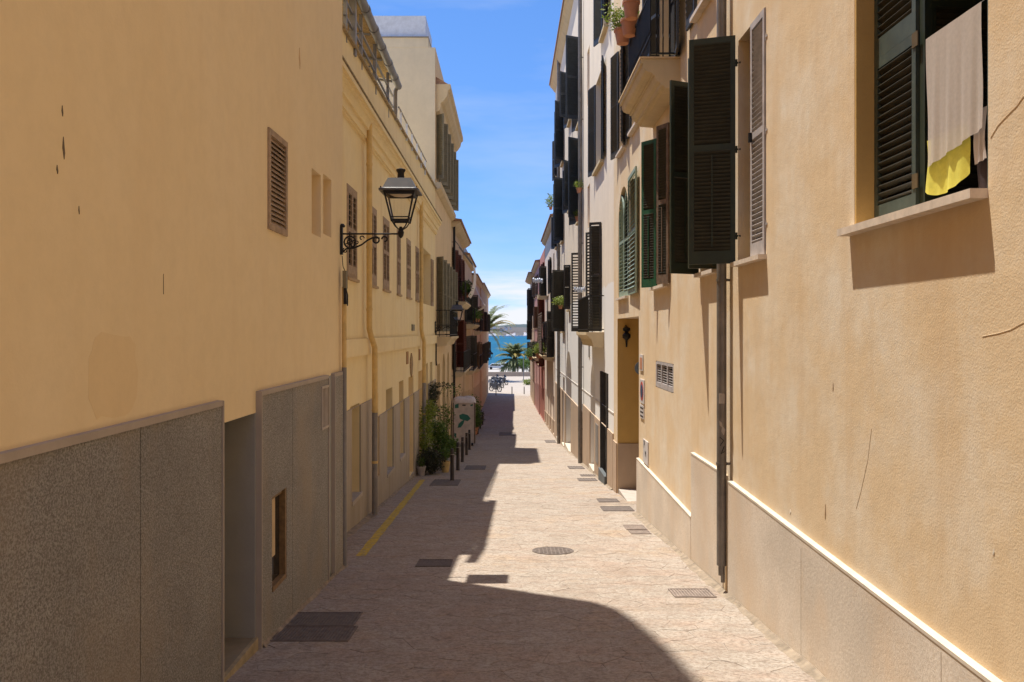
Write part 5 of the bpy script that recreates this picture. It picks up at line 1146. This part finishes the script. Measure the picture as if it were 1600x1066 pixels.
plant('plaza_shrub', 'small bright green shrub on the plaza by the right corner', 'shrub', ((825 - CX) * 118 / F, 118, gz(118)), [(0, 0, .4, .7, .6, .4)], M_LEAFY, s=.25, n=300, seed=44)
tag(MB().tube([((818 - CX) * 130 / F, 130, -7.65), ((818 - CX) * 130 / F, 130, -4.2)], .06, 8).build('signpost', M_STEEL, None), 'thin grey post on the plaza before the parapet', 'post')
def motorbike():
    t = empty('motorbike', (0, 0, 0), 'x', 'motorbike', 'motorbikes parked at the street end')
    for y_ in (-.65, .65):
        mb = MB(); pts = [(0, y_ + .29 * math.cos(a), .31 + .29 * math.sin(a)) for a in [2 * math.pi * k / 18 for k in range(19)]]; mb.tube(pts, .05, 6, False)
        for k in range(5): a = k * 1.2566; mb.tube([(0, y_, .31), (0, y_ + .27 * math.cos(a), .31 + .27 * math.sin(a))], .012, 4)
        mb.build('wheel', M_IRON, t)
    BK = plain('bike_body_dark', (.03, .035, .05), .3, .5)
    MB().prism([(-.35, .5), (.3, .5), (.42, .75), (.25, .95), (-.0, .92), (-.1, .78), (-.75, .85), (-.85, .7), (-.4, .62)], 0, -.13, .13).build('body', BK, t, bevel=.02)
    MB().prism([(-.72, .86), (-.1, .80), (-.1, .88), (-.4, .9), (-.7, .95)], 0, -.12, .12).build('seat', M_BLACK, t)
    MB().box(-.13, .13, -.25, .25, .22, .5).build('engine', plain('engine_metal', (.15, .15, .15), .4, metal=.7), t)
    MB().tube([(-.07, .65, .31), (-.07, .35, .98)], .022, 6).tube([(.07, .65, .31), (.07, .35, .98)], .022, 6).build('fork', M_STEEL, t)
    MB().tube([(-.36, .22, 1.05), (-.1, .36, 1.0), (.1, .36, 1.0), (.36, .22, 1.05)], .016, 6).build('handlebar', M_IRON, t)
    MB().prism([(.38, .95), (.48, .95), (.30, 1.25), (.27, 1.25)], 0, -.14, .14).build('windscreen', M_GLASSD, t); MB().lathe([(.0, -.05), (.08, 0), (.08, .05), (.0, .07)], (0, .5, .9), 10).build('headlight', M_WHITE, t)
    return t
mbk = motorbike()
for k, (x, y, rz, lb) in enumerate(((774, 612, 200, 'nearest of the parked motorbikes, at the front of the row'), (780, 606, 190, 'second parked motorbike behind the nearest one'), (768, 606, 170, 'parked motorbike closest to the left house wall'), (786, 601.5, 195, 'farthest parked motorbike, out in the sunlit plaza'), (775, 600.5, 185, 'parked motorbike in the middle back of the row'))):
    o = mbk if k == 0 else copy_tree(mbk); X, D = gpt(x, y); o.location = (X, D, gz(D)); o.rotation_euler = (0, 0, R(rz + 25)); o['label'] = lb; o.scale = (1.15, 1.15, 1.15)
def car(label, X, D, z, col):
    t = empty('parked_car', (X, D, z), label, 'car', 'cars on the seafront road'); m = plain('car_paint_%d' % int(col[2] * 100), col, .3, .5)
    MB().prism([(X - 2.1, z + .3), (X + 2.1, z + .3), (X + 2.15, z + .7), (X + 1.3, z + .85), (X + .7, z + 1.38), (X - 1.1, z + 1.4), (X - 1.8, z + .9), (X - 2.15, z + .8)], 1, D - .85, D + .85).build('body', m, t, bevel=.04)
    MB().prism([(X + 1.15, z + .86), (X + .65, z + 1.3), (X - 1.05, z + 1.32), (X - 1.6, z + .9)], 1, D - .86, D + .86).build('window', M_GLASSD, t)
    for q in (-1.3, 1.3): MB().tube([(X + q, D - .88, z + .33), (X + q, D - .6, z + .33)], .33, 14).build('wheel', M_IRON, t)
car('pale silver car on the seafront road left of the date palm', (776 - CX) * 196 / F, 196, -8.95, (.55, .57, .6)); car('second white car mostly hidden behind the palm', (790 - CX) * 200 / F, 200, -8.95, (.7, .7, .7))

# ------------------------------------------------------------------ sea, far shore
ms, tt, bb = base_mat('sea_water', 0.6, 0.15); cc_ = mix(tt, rng(tt, noise(tt, .01, 4, .6, (1, .35, 1)), .35, .65), (.002, .075, .14), (.003, .10, .175)); tt.links.new(cc_, bb.inputs['Base Color']); bump(tt, bb, noise(tt, .35, 5, .7), .5, 1.2)
tag(MB().poly([(-9000, 205, -14), (9000, 205, -14), (9000, 14000, -14), (-9000, 14000, -14)]).build('sea', ms, None), kind='structure')
def ridge(name, D, base, hts, mat, seed, w_=700, x0=-1400, x1=1400, n=160):
    rr = random.Random(seed); mb = MB(); ph = [rr.uniform(0, 6) for _ in range(6)]
    hf = lambda x: hts[0] + hts[1] * (math.sin(x * .004 + ph[0]) * .5 + math.sin(x * .011 + ph[1]) * .3 + math.sin(x * .03 + ph[2]) * .12 + math.sin(x * .09 + ph[3]) * .06)
    rows = 6
    for j in range(rows):
        v = j / (rows - 1)
        for i in range(n + 1): x = x0 + (x1 - x0) * i / n; mb.v.append((x, D + w_ * v, base + (hf(x) - base) * math.sin(v * math.pi / 2) ** .7 + rr.uniform(-1, 1) * v))
    for j in range(rows - 1):
        for i in range(n): k = j * (n + 1) + i; mb.f.append((k, k + 1, k + n + 2, k + n + 1))
    return tag(mb.build(name, mat, None, smooth=True), kind='structure')
HM = plain('dry_hill_scrub', (.10, .09, .082), .95, var=.45, scale=.03, bmp=0); ridge('near_shore_hill', 2300, -14.3, (13, 6), HM, 3); ridge('far_hill', 5200, -14.3, (42, 18), plain('blue_green_hill', (.06, .08, .08), .95, scale=.01, bmp=0), 8, 900, -3000, 3000)  # far hill: bluish haze of distance is put into its colour
tag(MB().box(-160, 160, 2240, 2275, -15, -11.6).build('harbour_quay', plain('quay_white', (.8, .78, .75), .9), None), kind='structure')
rr = random.Random(77)
for k in range(26):
    x = rr.uniform(-60, 75); D = 2280 - rr.uniform(0, 30) if k < 16 else 2420 + rr.uniform(0, 200); z = -14 if k < 8 else -12 + (D - 2300) * .05; h_ = rr.uniform(6, 12); w_ = rr.uniform(2.5, 7)
    t = empty('harbour_building', (x, D, z), 'tiny pale building among the harbour blocks on the far shore', 'building', 'harbour buildings on the far shore')
    MB().box(x - w_, x + w_, D, D + 12, z - 5, z + h_).build('wall', plain('far_white_wall', (.88, .84, .8), .9), t); MB().prism([(x - w_ - .5, z + h_), (x + w_ + .5, z + h_), (x, z + h_ + 2)], 1, D - .5, D + 12.5).build('roof', M_TILE, t)
boat = None
for k in range(12):
    x = -62 + k * 11 + rr.uniform(-3, 3); D = 2180 + rr.uniform(-20, 40)
    if boat is None:
        boat = empty('moored_boat', (x, D, -14), 'tiny white boat moored off the far shore', 'boat', 'boats moored off the far shore'); WLOC[boat.name] = Vector((0, 0, 0))
        MB().prism([(-6, 1.8), (-4.6, -.3), (4.5, -.3), (6, 1.8)], 1, -1.6, 1.6).build('hull', M_WHITE, boat); MB().box(-2.5, 2, -1.1, 1.1, 1.81, 3.4).build('cabin', M_WHITE, boat); MB().tube([(0, 0, 3.4), (0, 0, 13)], .15, 5).build('mast', M_STEEL, boat)
    else: o = copy_tree(boat); o.location = (x, D, -14)
